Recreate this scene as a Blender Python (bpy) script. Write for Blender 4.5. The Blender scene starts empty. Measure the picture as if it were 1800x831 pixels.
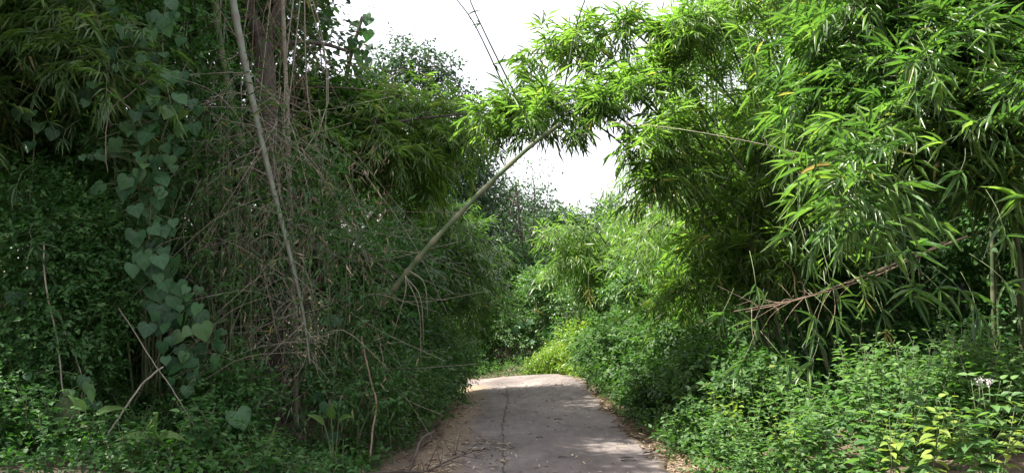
import bpy, math, random
import numpy as np
from mathutils import Vector
random.seed(5)
rng = np.random.default_rng(11)
scene = bpy.context.scene
col = scene.collection

# ------------------------------------------------------------------ camera
F = 1413.0; CX, CY = 900.0, 415.5; HORIZON = 560.0; EYE = 1.6
PITCH = math.atan((HORIZON - CY) / F)
cd = bpy.data.cameras.new('camera'); cam = bpy.data.objects.new('camera', cd); col.objects.link(cam)
cd.sensor_width = 36.0; cd.lens = 36.0 * F / 1800.0; cd.clip_end = 2000; cd.clip_start = 0.05
cam.location = (0, 0, EYE); cam.rotation_euler = (math.pi / 2 + PITCH, 0, 0)
scene.camera = cam

# ------------------------------------------------------------------ world, sun, exposure
SUN_EL = math.radians(57); SUN_AZ = math.radians(-96)      # azimuth from +Y towards +X: from the left
world = bpy.data.worlds.new('World'); scene.world = world; world.use_nodes = True
wn = world.node_tree.nodes; wl = world.node_tree.links
sky = wn.new('ShaderNodeTexSky'); sky.sky_type = 'NISHITA'; sky.sun_disc = False
sky.sun_elevation = SUN_EL; sky.sun_rotation = SUN_AZ
sky.air_density = 1.3; sky.dust_density = 6.0; sky.ozone_density = 1.0
bg = wn['Background']; bg.inputs['Strength'].default_value = 0.14
veil = wn.new('ShaderNodeMixRGB'); veil.inputs[0].default_value = .75; veil.inputs[2].default_value = (4.1, 3.95, 4.2, 1)   # thin bright cloud over the whole sky
wl.new(sky.outputs[0], veil.inputs[1]); wl.new(veil.outputs[0], bg.inputs[0])
sd = bpy.data.lights.new('sun', 'SUN'); sd.energy = 5.0; sd.angle = math.radians(0.6); sd.color = (1.0, 0.95, 0.84)
sun = bpy.data.objects.new('sun', sd); col.objects.link(sun)
sdir = Vector((math.sin(SUN_AZ) * math.cos(SUN_EL), math.cos(SUN_AZ) * math.cos(SUN_EL), math.sin(SUN_EL)))
sun.rotation_euler = sdir.to_track_quat('Z', 'Y').to_euler(); sun.location = (0, 0, 30)
vs = scene.view_settings
vs.view_transform = 'Standard'; vs.look = 'None'; vs.gamma = 1.0; vs.use_curve_mapping = False; vs.exposure = 1.82
cy = scene.cycles
cy.max_bounces = 7; cy.diffuse_bounces = 4; cy.transmission_bounces = 5; cy.glossy_bounces = 2; cy.transparent_max_bounces = 4
cy.use_denoising = True

# ------------------------------------------------------------------ helpers
def at(px, py, d):
    """point seen at photo pixel (px, py) at the distance d ahead of the camera"""
    u = (px - CX) / F; v = (CY - py) / F
    y = math.cos(PITCH) - math.sin(PITCH) * v; z = math.sin(PITCH) + math.cos(PITCH) * v
    k = d / y
    return np.array((u * k, d, EYE + z * k))

def nrm(a):
    return a / np.maximum(np.linalg.norm(a, axis=-1, keepdims=True), 1e-9)

def tag(o, label=None, cat=None, group=None, kind=None):
    for k, v in (('label', label), ('category', cat), ('group', group), ('kind', kind)):
        if v: o[k] = v
    return o

def empty(name, loc, label, cat, group=None):
    o = bpy.data.objects.new(name, None); col.objects.link(o)
    o.location = tuple(float(c) for c in loc); o.empty_display_size = 0.1
    return tag(o, label, cat, group)

class Geo:
    """collects triangles; build() links them as one mesh object in the frame of its parent"""
    def __init__(self): self.v = []; self.f = []; self.r = []; self.w = []; self.n = 0
    def add(self, v, f, r=0.5, w=0.0):
        v = np.asarray(v, float).reshape(-1, 3); f = np.asarray(f, np.int64).reshape(-1, 3)
        self.v.append(v); self.f.append(f + self.n); self.n += len(v)
        self.r.append(np.broadcast_to(np.asarray(r, float), (len(v),)))
        self.w.append(np.broadcast_to(np.asarray(w, float), (len(v),)))
    def mesh(self, name, mat, origin=(0, 0, 0), smooth=False):
        me = bpy.data.meshes.new(name)
        v = np.concatenate(self.v) - np.asarray(origin, float); f = np.concatenate(self.f)
        me.vertices.add(len(v)); me.vertices.foreach_set('co', v.astype(np.float32).ravel())
        me.loops.add(len(f) * 3); me.loops.foreach_set('vertex_index', f.astype(np.int32).ravel())
        me.polygons.add(len(f)); me.polygons.foreach_set('loop_start', np.arange(0, len(f) * 3, 3, dtype=np.int32))
        if smooth: me.polygons.foreach_set('use_smooth', np.ones(len(f), dtype=bool))
        me.update(calc_edges=True)
        for nm, arr in (('rnd', self.r), ('vein', self.w)):
            a = me.attributes.new(nm, 'FLOAT', 'POINT'); a.data.foreach_set('value', np.concatenate(arr).astype(np.float32))
        me.materials.append(mat)
        return me
    def build(self, name, mat, parent=None, kind=None, smooth=False):
        if not self.n: return None
        org = tuple(parent.location) if parent is not None and parent.parent is None else (0, 0, 0)
        if parent is not None and parent.parent is not None:
            org = tuple(parent.parent.location + parent.location)
        o = bpy.data.objects.new(name, self.mesh(name, mat, org, smooth)); col.objects.link(o)
        if parent is not None: o.parent = parent
        if kind: o['kind'] = kind
        return o

# leaf templates: y runs from base (0) to tip (1), x across (-.5 .. .5), z is the upper side
def tri(v, f): return np.array(v, float), np.array(f, int)
LANCE = tri([(0, 0, 0), (-.5, .34, .08), (0, .36, -.06), (.5, .34, .08), (0, 1, -.22)], [(0, 2, 1), (0, 3, 2), (1, 2, 4), (2, 3, 4)])
LANCE_HI = tri([(0, -.06, 0), (-.28, .1, .05), (0, .1, -.03), (.28, .1, .05), (-.5, .36, .05), (0, .38, -.06), (.5, .36, .05),
                (-.36, .68, -.06), (0, .7, -.14), (.36, .68, -.06), (0, 1.04, -.34)],
               [(0, 2, 1), (0, 3, 2), (1, 2, 5), (1, 5, 4), (2, 3, 6), (2, 6, 5), (4, 5, 8), (4, 8, 7), (5, 6, 9), (5, 9, 8), (7, 8, 10), (8, 9, 10)])
OVATE = tri([(0, 0, 0), (-.5, .36, .1), (0, .42, -.05), (.5, .36, .1), (0, 1, -.15)], [(0, 2, 1), (0, 3, 2), (1, 2, 4), (2, 3, 4)])
OVATE_HI = tri([(0, -.02, 0), (-.38, .14, .06), (0, .15, -.03), (.38, .14, .06), (-.5, .38, .09), (0, .42, -.05), (.5, .38, .09),
                (-.28, .72, .0), (0, .74, -.09), (.28, .72, .0), (0, 1.02, -.22)],
               [(0, 2, 1), (0, 3, 2), (1, 2, 5), (1, 5, 4), (2, 3, 6), (2, 6, 5), (4, 5, 8), (4, 8, 7), (5, 6, 9), (5, 9, 8), (7, 8, 10), (8, 9, 10)])
QUAD = tri([(0, 0, 0), (-.5, .4, .08), (.5, .45, .08), (0, 1, -.12)], [(0, 2, 1), (1, 2, 3)])

def leaves(g, tpl, pos, dr, up, L, W, rnd=None):
    v, f = tpl; n = len(pos)
    if n == 0: return
    y = nrm(dr); x = np.cross(y, up); bad = np.linalg.norm(x, axis=1) < 1e-4
    x[bad] = np.cross(y[bad], np.array((.37, .61, .2))); x = nrm(x); z = np.cross(x, y)
    L = np.broadcast_to(L, (n,)); W = np.broadcast_to(W, (n,))
    P = (pos[:, None, :] + v[None, :, 0, None] * (x * W[:, None])[:, None, :] + v[None, :, 1, None] * (y * L[:, None])[:, None, :]
         + v[None, :, 2, None] * (z * L[:, None] * .8)[:, None, :])
    if rnd is None: rnd = rng.random(n)
    k = len(v)
    g.add(P.reshape(-1, 3), (f[None] + (np.arange(n) * k)[:, None, None]).reshape(-1, 3), np.repeat(rnd, k))

def sprays(org, ax, k, slen, splay=(70, 12), droop=.35, noise=.2):
    """k leaves alternating along each spray axis; gives position, direction, up, spray index"""
    n = len(org); ax = nrm(ax)
    lat = np.cross(ax, np.array((0, 0, 1.0)) + rng.normal(0, .35, (n, 3))); lat = nrm(lat)
    t = np.linspace(0, 1, k); th = np.radians(splay[0] + (splay[1] - splay[0]) * t)
    sd_ = np.where(np.arange(k) % 2 == 0, 1.0, -1.0)
    slen = np.broadcast_to(slen, (n,))
    pos = org[:, None, :] + ax[:, None, :] * (slen[:, None] * t[None])[:, :, None]
    pos = pos + np.array((0, 0, -1.0)) * (slen[:, None] * t[None] ** 2 * droop * .5)[:, :, None]
    d = ax[:, None, :] * np.cos(th)[None, :, None] + lat[:, None, :] * (np.sin(th) * sd_)[None, :, None]
    d = d + np.array((0, 0, -droop)) + rng.normal(0, noise, (n, k, 3))
    up = np.array((0, 0, 1.0)) + rng.normal(0, .45, (n, k, 3)) - nrm(d) * .1
    return pos.reshape(-1, 3), nrm(d).reshape(-1, 3), nrm(up).reshape(-1, 3), np.repeat(np.arange(n), k)

def spline(pts, n):
    """Catmull-Rom through the points, n samples"""
    p = np.asarray(pts, float)
    if len(p) == 2: return p[0] + (p[1] - p[0]) * np.linspace(0, 1, n)[:, None]
    p = np.vstack((2 * p[0] - p[1], p, 2 * p[-1] - p[-2])); m = len(p) - 3
    s = np.linspace(0, m - 1e-6, n); i = s.astype(int); t = (s - i)[:, None]
    a, b, c, d = p[i], p[i + 1], p[i + 2], p[i + 3]
    return .5 * (2 * b + (c - a) * t + (2 * a - 5 * b + 4 * c - d) * t ** 2 + (3 * b - a - 3 * c + d) * t ** 3)

def tube(g, pts, r0, r1=None, sides=5, rnd=.5):
    p = np.asarray(pts, float); n = len(p)
    r = np.linspace(r0, r0 if r1 is None else r1, n) if np.isscalar(r0) else np.asarray(r0)
    tg = nrm(np.gradient(p, axis=0))
    ref = np.array((0, 0, 1.0)) if abs(tg[0][2]) < .9 else np.array((1.0, 0, 0))
    x = nrm(np.cross(tg, ref)); y = np.cross(tg, x)
    a = np.linspace(0, 2 * np.pi, sides, endpoint=False)
    ring = p[:, None] + (x[:, None] * np.cos(a)[None, :, None] + y[:, None] * np.sin(a)[None, :, None]) * r[:, None, None]
    i = np.arange(n - 1)[:, None] * sides; j = np.arange(sides)[None]; j2 = (j + 1) % sides
    q = np.stack((i + j, i + j2, i + sides + j2), -1).reshape(-1, 3); q2 = np.stack((i + j, i + sides + j2, i + sides + j), -1).reshape(-1, 3)
    v = np.vstack((ring.reshape(-1, 3), p[0], p[-1])); m = n * sides
    jj = np.arange(sides); c1 = np.stack((np.full(sides, m), (jj + 1) % sides, jj), -1)
    c2 = np.stack((np.full(sides, m + 1), (n - 1) * sides + jj, (n - 1) * sides + (jj + 1) % sides), -1)
    g.add(v, np.vstack((q, q2, c1, c2)), rnd)

def culm_tube(g, pts, r0, r1, nodes, sides=8, rnd=.5):
    """a bamboo culm: tapered tube with a swollen ring at each node (vein attribute marks the rings)"""
    n = nodes * 4 + 1; p = spline(pts, n); r = np.linspace(r0, r1, n)
    k = np.arange(n) % 4
    rr = np.where(k == 0, r * 1.16 + .001, r)
    w = np.where(k == 0, 1.0, np.where(k == 1, .35, 0.0))
    g0 = Geo(); tube(g0, p, rr, None, sides, rnd)
    v = g0.v[0]; ww = np.concatenate((np.repeat(w, sides), [0, 0]))
    g.add(v, g0.f[0], rnd, ww)
    return p

def fbm(x, y, s=1.0):
    return (np.sin(x * 1.3 * s + 2 * np.sin(y * .7 * s)) + np.sin(y * 1.7 * s + 1.3 + 1.5 * np.sin(x * .9 * s)) + .5 * np.sin(3.1 * s * (x + .6 * y))) / 2.5

# ------------------------------------------------------------------ materials
def mat_new(name):
    m = bpy.data.materials.new(name); m.use_nodes = True
    nt = m.node_tree; p = nt.nodes['Principled BSDF']
    return m, nt, p

def ramp(nt, stops):
    r = nt.nodes.new('ShaderNodeValToRGB'); e = r.color_ramp.elements
    e[0].position, e[0].color = stops[0][0], (*stops[0][1], 1); e[1].position, e[1].color = stops[-1][0], (*stops[-1][1], 1)
    for pos, c in stops[1:-1]:
        x = e.new(pos); x.color = (*c, 1)
    return r

def leaf_mat(name, stops, trans, tmix=.35, rough=.42, spec=.45, veins=None, blotch=0):
    m, nt, p = mat_new(name); L = nt.links
    a = nt.nodes.new('ShaderNodeAttribute'); a.attribute_name = 'rnd'
    r = ramp(nt, stops); L.new(a.outputs['Fac'], r.inputs[0]); c = r.outputs[0]
    if veins:
        b = nt.nodes.new('ShaderNodeAttribute'); b.attribute_name = 'vein'
        pw = nt.nodes.new('ShaderNodeMath'); pw.operation = 'POWER'; pw.inputs[1].default_value = 5; L.new(b.outputs['Fac'], pw.inputs[0])
        mx = nt.nodes.new('ShaderNodeMixRGB'); mx.inputs[2].default_value = (*veins, 1)
        ml = nt.nodes.new('ShaderNodeMath'); ml.operation = 'MULTIPLY'; ml.inputs[1].default_value = .55; L.new(pw.outputs[0], ml.inputs[0])
        L.new(ml.outputs[0], mx.inputs[0]); L.new(c, mx.inputs[1]); c = mx.outputs[0]
    tc = nt.nodes.new('ShaderNodeTexCoord'); nz = nt.nodes.new('ShaderNodeTexNoise'); nz.inputs['Scale'].default_value = 9; nz.inputs['Detail'].default_value = 3
    L.new(tc.outputs['Object'], nz.inputs[0])
    hv = nt.nodes.new('ShaderNodeHueSaturation'); mr = nt.nodes.new('ShaderNodeMapRange')
    mr.inputs['To Min'].default_value = .72; mr.inputs['To Max'].default_value = 1.3; L.new(nz.outputs[0], mr.inputs[0])
    L.new(mr.outputs[0], hv.inputs['Value']); L.new(c, hv.inputs['Color']); c = hv.outputs[0]
    L.new(c, p.inputs['Base Color']); p.inputs['Roughness'].default_value = rough; p.inputs['Specular IOR Level'].default_value = spec
    t = nt.nodes.new('ShaderNodeBsdfTranslucent')
    tm = nt.nodes.new('ShaderNodeMixRGB'); tm.blend_type = 'MULTIPLY'; tm.inputs[0].default_value = 1; tm.inputs[2].default_value = (*trans, 1)
    L.new(c, tm.inputs[1]); L.new(tm.outputs[0], t.inputs[0])
    ms = nt.nodes.new('ShaderNodeMixShader'); ms.inputs[0].default_value = tmix
    L.new(p.outputs[0], ms.inputs[1]); L.new(t.outputs[0], ms.inputs[2])
    L.new(ms.outputs[0], nt.nodes['Material Output'].inputs[0])
    return m

def bark_mat(name, c1, c2, scale=14, stretch=.15, bump=.5, rough=.85, ringcol=None):
    m, nt, p = mat_new(name); L = nt.links
    tc = nt.nodes.new('ShaderNodeTexCoord'); mp = nt.nodes.new('ShaderNodeMapping'); mp.inputs['Scale'].default_value = (1, 1, stretch)
    nz = nt.nodes.new('ShaderNodeTexNoise'); nz.inputs['Scale'].default_value = scale; nz.inputs['Detail'].default_value = 6; nz.inputs['Roughness'].default_value = .7
    L.new(tc.outputs['Object'], mp.inputs[0]); L.new(mp.outputs[0], nz.inputs[0])
    r = ramp(nt, [(.32, c1), (.68, c2)]); L.new(nz.outputs[0], r.inputs[0]); c = r.outputs[0]
    if ringcol:
        b = nt.nodes.new('ShaderNodeAttribute'); b.attribute_name = 'vein'
        mx = nt.nodes.new('ShaderNodeMixRGB'); mx.inputs[2].default_value = (*ringcol, 1); L.new(b.outputs['Fac'], mx.inputs[0]); L.new(c, mx.inputs[1]); c = mx.outputs[0]
    L.new(c, p.inputs['Base Color']); p.inputs['Roughness'].default_value = rough
    bp = nt.nodes.new('ShaderNodeBump'); bp.inputs['Strength'].default_value = bump; bp.inputs['Distance'].default_value = .02
    L.new(nz.outputs[0], bp.inputs['Height']); L.new(bp.outputs[0], p.inputs['Normal'])
    return m

TR = (1.8, 2.2, .85)
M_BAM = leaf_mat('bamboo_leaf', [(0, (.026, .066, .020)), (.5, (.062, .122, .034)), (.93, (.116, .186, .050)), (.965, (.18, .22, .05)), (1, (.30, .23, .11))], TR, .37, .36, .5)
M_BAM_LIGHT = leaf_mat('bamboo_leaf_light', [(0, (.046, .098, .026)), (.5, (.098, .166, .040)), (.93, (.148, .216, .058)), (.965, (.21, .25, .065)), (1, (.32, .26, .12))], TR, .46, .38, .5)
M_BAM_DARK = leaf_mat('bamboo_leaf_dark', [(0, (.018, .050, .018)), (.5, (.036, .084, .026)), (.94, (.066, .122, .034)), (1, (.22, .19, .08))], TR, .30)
M_YELLOW_BAM = leaf_mat('bamboo_leaf_yellow', [(0, (.18, .19, .05)), (1, (.27, .21, .08))], (1.3, 1.2, .8), .4)
M_SMALL = leaf_mat('creeper_leaf', [(0, (.020, .064, .018)), (.6, (.042, .112, .028)), (1, (.082, .155, .050))], TR, .32, .55, .30)
M_VERGE = leaf_mat('verge_leaf', [(0, (.022, .058, .018)), (.6, (.045, .100, .026)), (.95, (.086, .152, .038)), (1, (.22, .22, .06))], TR, .34, .55, .25)
M_WEED = leaf_mat('weed_leaf', [(0, (.046, .105, .034)), (.6, (.078, .152, .050)), (.95, (.118, .198, .066)), (1, (.25, .26, .06))], TR, .34, .45)
M_WEED_Y = leaf_mat('weed_leaf_yellow', [(0, (.11, .19, .035)), (1, (.22, .28, .06))], (1.5, 1.5, .7), .4)
M_HEART = leaf_mat('heart_leaf', [(0, (.014, .050, .020)), (.5, (.028, .084, .030)), (.85, (.046, .115, .038)), (1, (.080, .135, .038))], (1.6, 1.9, .8), .24, .48, .28, veins=(.09, .19, .11))
M_BROAD = leaf_mat('broad_leaf', [(0, (.030, .075, .022)), (1, (.085, .150, .030))], TR, .3, .55, .2, veins=(.11, .19, .06))
M_BROWN_BROAD = leaf_mat('old_broad_leaf', [(0, (.022, .048, .014)), (1, (.036, .056, .016))], TR, .2, .6, .2, veins=(.09, .11, .04))
M_TREE = leaf_mat('tree_leaf', [(0, (.018, .044, .017)), (.6, (.034, .072, .026)), (1, (.058, .105, .038))], TR, .28, .5)
M_TREE_GREY = leaf_mat('tree_leaf_grey', [(0, (.018, .042, .025)), (.6, (.030, .064, .035)), (1, (.050, .090, .048))], TR, .25, .5)
M_GRASS = leaf_mat('grass_blade', [(0, (.06, .12, .02)), (.6, (.12, .20, .03)), (1, (.24, .26, .05))], TR, .4)
M_DRYLEAF = leaf_mat('dry_leaf', [(0, (.10, .075, .05)), (.5, (.22, .165, .11)), (1, (.40, .33, .24))], (1.1, 1, .8), .15, .7, .2)
M_PALELEAF = leaf_mat('pale_dry_leaf', [(0, (.16, .12, .085)), (.5, (.34, .28, .21)), (1, (.52, .46, .37))], (1.1, 1, .8), .15, .7, .2)
M_PETAL = leaf_mat('pale_flower', [(0, (.55, .5, .55)), (1, (.7, .66, .68))], (1, 1, 1), .3, .6, .2)
M_CULM = bark_mat('bamboo_culm_green', (.026, .050, .015), (.058, .086, .028), 8, .3, .15, .75, (.10, .105, .055))
M_CULM_GREY = bark_mat('bamboo_culm_grey', (.075, .10, .065), (.15, .172, .118), 10, .3, .2, .55, (.10, .09, .07))
M_TWIG = bark_mat('dry_twig', (.125, .115, .085), (.27, .25, .185), 20, .4, .2)
M_TWIG_RED = bark_mat('reddish_dry_twig', (.11, .078, .054), (.24, .172, .118), 20, .4, .2)
M_STEM = bark_mat('green_stem', (.05, .075, .025), (.10, .13, .05), 20, .4, .1, .6)
M_BARK = bark_mat('dark_bark', (.035, .028, .022), (.10, .082, .065), 16, .18, .9)
M_BARK_PALE = bark_mat('pale_bark', (.12, .11, .095), (.24, .22, .19), 10, .3, .5)

def ground_mat():
    m, nt, p = mat_new('forest_soil'); L = nt.links
    tc = nt.nodes.new('ShaderNodeTexCoord')
    n1 = nt.nodes.new('ShaderNodeTexNoise'); n1.inputs['Scale'].default_value = 1.7; n1.inputs['Detail'].default_value = 8; L.new(tc.outputs['Object'], n1.inputs[0])
    n2 = nt.nodes.new('ShaderNodeTexNoise'); n2.inputs['Scale'].default_value = 38; n2.inputs['Detail'].default_value = 5; L.new(tc.outputs['Object'], n2.inputs[0])
    r = ramp(nt, [(.3, (.035, .026, .017)), (.55, (.085, .060, .040)), (.75, (.15, .108, .072))]); L.new(n1.outputs[0], r.inputs[0])
    mx = nt.nodes.new('ShaderNodeMixRGB'); mx.blend_type = 'OVERLAY'; mx.inputs[0].default_value = .7; L.new(r.outputs[0], mx.inputs[1]); L.new(n2.outputs[0], mx.inputs[2])
    ea = nt.nodes.new('ShaderNodeAttribute'); ea.attribute_name = 'vein'; em = nt.nodes.new('ShaderNodeMixRGB'); er = ramp(nt, [(.3, (.13, .095, .066)), (.7, (.23, .175, .13))]); L.new(n2.outputs[0], er.inputs[0])
    L.new(ea.outputs['Fac'], em.inputs[0]); L.new(mx.outputs[0], em.inputs[1]); L.new(er.outputs[0], em.inputs[2]); mx = em
    L.new(mx.outputs[0], p.inputs['Base Color']); p.inputs['Roughness'].default_value = .95
    bp = nt.nodes.new('ShaderNodeBump'); bp.inputs['Strength'].default_value = .7; bp.inputs['Distance'].default_value = .03
    L.new(n2.outputs[0], bp.inputs['Height']); L.new(bp.outputs[0], p.inputs['Normal'])
    return m

def road_mat():
    m, nt, p = mat_new('worn_concrete'); L = nt.links; N = nt.nodes
    tc = N.new('ShaderNodeTexCoord')
    def noise(scale, det, rough=.6, sc=(1, 1, 1)):
        mp = N.new('ShaderNodeMapping'); mp.inputs['Scale'].default_value = sc; L.new(tc.outputs['Object'], mp.inputs[0])
        n = N.new('ShaderNodeTexNoise'); n.inputs['Scale'].default_value = scale; n.inputs['Detail'].default_value = det; n.inputs['Roughness'].default_value = rough
        L.new(mp.outputs[0], n.inputs[0]); return n.outputs[0]
    big = noise(.9, 5, .6, (1, .45, 1)); fine = noise(55, 6, .75); mid = noise(7, 6, .65, (1, .5, 1))
    c = ramp(nt, [(.3, (.090, .076, .072)), (.5, (.145, .123, .118)), (.7, (.205, .175, .166))]); L.new(big, c.inputs[0])
    m1 = N.new('ShaderNodeMixRGB'); m1.blend_type = 'OVERLAY'; m1.inputs[0].default_value = .55; L.new(c.outputs[0], m1.inputs[1]); L.new(mid, m1.inputs[2])
    m2 = N.new('ShaderNodeMixRGB'); m2.blend_type = 'OVERLAY'; m2.inputs[0].default_value = .8; L.new(m1.outputs[0], m2.inputs[1]); L.new(fine, m2.inputs[2])
    st = noise(2.6, 8, .72, (1, .35, 1)); sr = ramp(nt, [(.50, (1, 1, 1)), (.68, (.62, .60, .58))]); L.new(st, sr.inputs[0])
    m3 = N.new('ShaderNodeMixRGB'); m3.blend_type = 'MULTIPLY'; m3.inputs[0].default_value = .8; L.new(m2.outputs[0], m3.inputs[1]); L.new(sr.outputs[0], m3.inputs[2])
    pg = noise(120, 3, .6); pr_ = ramp(nt, [(.62, (0, 0, 0)), (.72, (1, 1, 1))]); L.new(pg, pr_.inputs[0])
    m4 = N.new('ShaderNodeMixRGB'); m4.inputs[2].default_value = (.30, .27, .25, 1); pm = N.new('ShaderNodeMath'); pm.operation = 'MULTIPLY'; pm.inputs[1].default_value = .5; L.new(pr_.outputs[0], pm.inputs[0]); L.new(pm.outputs[0], m4.inputs[0]); L.new(m3.outputs[0], m4.inputs[1]); m2 = m4
    # earth washed over both margins: the vein attribute rises towards the slab's edges
    at_ = N.new('ShaderNodeAttribute'); at_.attribute_name = 'vein'
    ad = N.new('ShaderNodeMath'); ad.operation = 'ADD'; L.new(at_.outputs['Fac'], ad.inputs[0])
    mm = N.new('ShaderNodeMath'); mm.operation = 'MULTIPLY_ADD'; mm.inputs[1].default_value = 1.1; mm.inputs[2].default_value = -.62; L.new(mid, mm.inputs[0]); L.new(mm.outputs[0], ad.inputs[1])
    rr = ramp(nt, [(.28, (0, 0, 0)), (.75, (1, 1, 1))]); L.new(ad.outputs[0], rr.inputs[0])
    mx = N.new('ShaderNodeMixRGB'); mx.inputs[2].default_value = (.20, .145, .098, 1); L.new(rr.outputs[0], mx.inputs[0]); L.new(m2.outputs[0], mx.inputs[1])
    L.new(mx.outputs[0], p.inputs['Base Color']); p.inputs['Roughness'].default_value = .82; p.inputs['Specular IOR Level'].default_value = .3
    bp = N.new('ShaderNodeBump'); bp.inputs['Strength'].default_value = .35; bp.inputs['Distance'].default_value = .012
    L.new(fine, bp.inputs['Height']); L.new(bp.outputs[0], p.inputs['Normal'])
    return m
M_SOIL = ground_mat(); M_ROAD = road_mat()

# ------------------------------------------------------------------ ground and road
CL = spline([(.34, -6), (.34, 2), (.32, 8), (.28, 14), (.27, 18.3), (.05, 20.9), (-1.2, 22.4), (-4, 23.0), (-9, 22.6), (-16, 21)], 140)
CLS = np.concatenate(([0], np.cumsum(np.linalg.norm(np.diff(CL, axis=0), axis=1))))
HALF = 1.36
def road_z(x, y):      # the lane falls away to the left past the bend
    t = np.clip((y - 20.4 - .5 * x) / 4.5, 0, 1); u = np.clip((y - 11) / 9, 0, 1); u = u * u * (3 - 2 * u) * np.clip((60 - y) / 30, 0, 1)
    return u * .10 * np.clip(x, -3, 2) - .07 * t * t * (3 - 2 * t) - .05 * np.clip(-x - 2, 0, 12)*np.clip((y-18)/4,0,1)
def road_dist(x, y):
    x = np.asarray(x, float); y = np.asarray(y, float); sh = x.shape
    d = np.sqrt(((np.stack((x.ravel(), y.ravel()), -1)[:, None] - CL[None]) ** 2).sum(-1)).min(1)
    return d.reshape(sh)
def gz(x, y):
    """height of the ground"""
    x = np.asarray(x, float); y = np.asarray(y, float); d = road_dist(x, y)
    b = np.clip(d - 1.9, 0, None)
    rise = .16 * b + .5 * (1 - np.exp(-b / 5)); rise = np.where(rise > 6, 6 + (rise - 6) * .25, rise)
    far = np.clip(y - 27, 0, 80) * .045
    rough = fbm(x, y, 1.1) * .07 * np.clip(b, 0, 1)
    return road_z(x, y) - .035 - .02 * np.clip(1.6 - d, 0, 1) + rise * .8 + far + rough
def gpt(x, y): return np.array((x, y, float(gz(x, y))))

def axis_(lo, hi, mid_lo, mid_hi, step, far_n):
    return np.unique(np.concatenate((-np.geomspace(1, 1 + mid_lo - lo, far_n)[::-1] + 1 + mid_lo, np.arange(mid_lo, mid_hi, step), np.geomspace(1, 1 + hi - mid_hi, far_n) - 1 + mid_hi)))
gx = axis_(-220, 220, -12, 12, .25, 16); gy = axis_(-120, 320, -4, 32, .25, 16)
X, Y = np.meshgrid(gx, gy); g = Geo(); nx = len(gx)
Zg = np.vstack([gz(X[i:i + 20], Y[i:i + 20]) for i in range(0, len(gy), 20)])
ii, jj = np.meshgrid(np.arange(len(gy) - 1), np.arange(nx - 1), indexing='ij'); a = (ii * nx + jj).ravel()
g.add(np.stack((X, Y, Zg), -1).reshape(-1, 3), np.vstack((np.stack((a, a + 1, a + nx + 1), -1), np.stack((a, a + nx + 1, a + nx), -1))), .5, np.clip((2.25 - np.vstack([road_dist(X[i:i + 20], Y[i:i + 20]) for i in range(0, len(gy), 20)]).ravel()) / .5, 0, 1))
tag(g.build('ground', M_SOIL, smooth=True), kind='structure', label='bare brown forest soil under the undergrowth')

tgc = nrm(np.gradient(CL, axis=0)); nrc = np.stack((tgc[:, 1], -tgc[:, 0]), -1)
lat = np.array([-1.03, -1.0, -.94, -.85, -.7, -.5, -.3, -.12, .12, .3, .5, .7, .85, .94, 1.0, 1.03]) * HALF
edge_w = 1 + .05 * np.sin(CLS * 2.1) + .035 * np.sin(CLS * 5.3 + 1)
pts = CL[:, None, :] + nrc[:, None, :] * (lat[None] * edge_w[:, None])[:, :, None]
zz = road_z(pts[..., 0], pts[..., 1]) + .012 + .010 * fbm(pts[..., 0], pts[..., 1], 1.6)
zz[:, 0] -= .09; zz[:, -1] -= .09
k = np.abs(lat) / HALF; w = np.clip((k - .82) / .3, 0, 1); w = np.where(lat < 0, np.clip((k - .35) / .55, 0, 1), w)
g = Geo(); nl = len(lat); ii, jj = np.meshgrid(np.arange(len(CL) - 1), np.arange(nl - 1), indexing='ij'); a = (ii * nl + jj).ravel()
g.add(np.concatenate((pts, zz[..., None]), -1).reshape(-1, 3), np.vstack((np.stack((a, a + 1, a + nl + 1), -1), np.stack((a, a + nl + 1, a + nl), -1))), .5, np.tile(w, (len(CL), 1)).ravel())
road = tag(g.build('road', M_ROAD, smooth=True), kind='structure', label='narrow worn grey concrete lane bending out of sight to the left')

# the ragged crack along the slab, filled with earth and moss
def mat_plain(name, c, rough=.9):
    m, nt, p = mat_new(name); nz = nt.nodes.new('ShaderNodeTexNoise'); nz.inputs['Scale'].default_value = 30
    r = ramp(nt, [(.35, tuple(x * .6 for x in c)), (.7, c)]); nt.links.new(nz.outputs[0], r.inputs[0]); nt.links.new(r.outputs[0], p.inputs['Base Color']); p.inputs['Roughness'].default_value = rough
    return m
M_CRACK = mat_plain('crack_earth', (.085, .07, .05))
g = Geo(); ys = np.arange(2.5, 20.6, .05); cxs = -.13 + .03 * np.sin(ys * .9) + .012 * np.sin(ys * 7) + np.cumsum(rng.normal(0, .006, len(ys))) * .5
cxs = cxs - np.clip(ys - 19.6, 0, 2) * .35
wd = np.clip(.006 + rng.normal(0, .006, len(ys)), .0015, .022)
zc = road_z(cxs, ys) + .012 + .010 * fbm(cxs, ys, 1.6) + .006
v = np.concatenate((np.stack((cxs - wd, ys, zc), -1), np.stack((cxs + wd, ys, zc), -1))); n = len(ys); i = np.arange(n - 1)
g.add(v, np.vstack((np.stack((i, i + n, i + n + 1), -1), np.stack((i, i + n + 1, i + 1), -1))))
g.build('crack', M_CRACK, road)
g = Geo(); m_ = 260; s = rng.uniform(3, 20, m_); px_ = np.interp(s, ys, cxs) + rng.normal(0, .03, m_) * (rng.random(m_) < .8) + rng.normal(0, .1, m_) * (rng.random(m_) < .2)
p3 = np.stack((px_, s, road_z(px_, s) + .018), -1)
leaves(g, QUAD, np.repeat(p3, 4, 0), rng.normal(0, 1, (m_ * 4, 3)) * (1, 1, .3) + (0, 0, .2), np.array((0, 0, 1.0)) + rng.normal(0, .4, (m_ * 4, 3)), rng.uniform(.008, .022, m_ * 4), .008)
g.build('moss', M_BROWN_BROAD, road, 'stuff')

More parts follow.
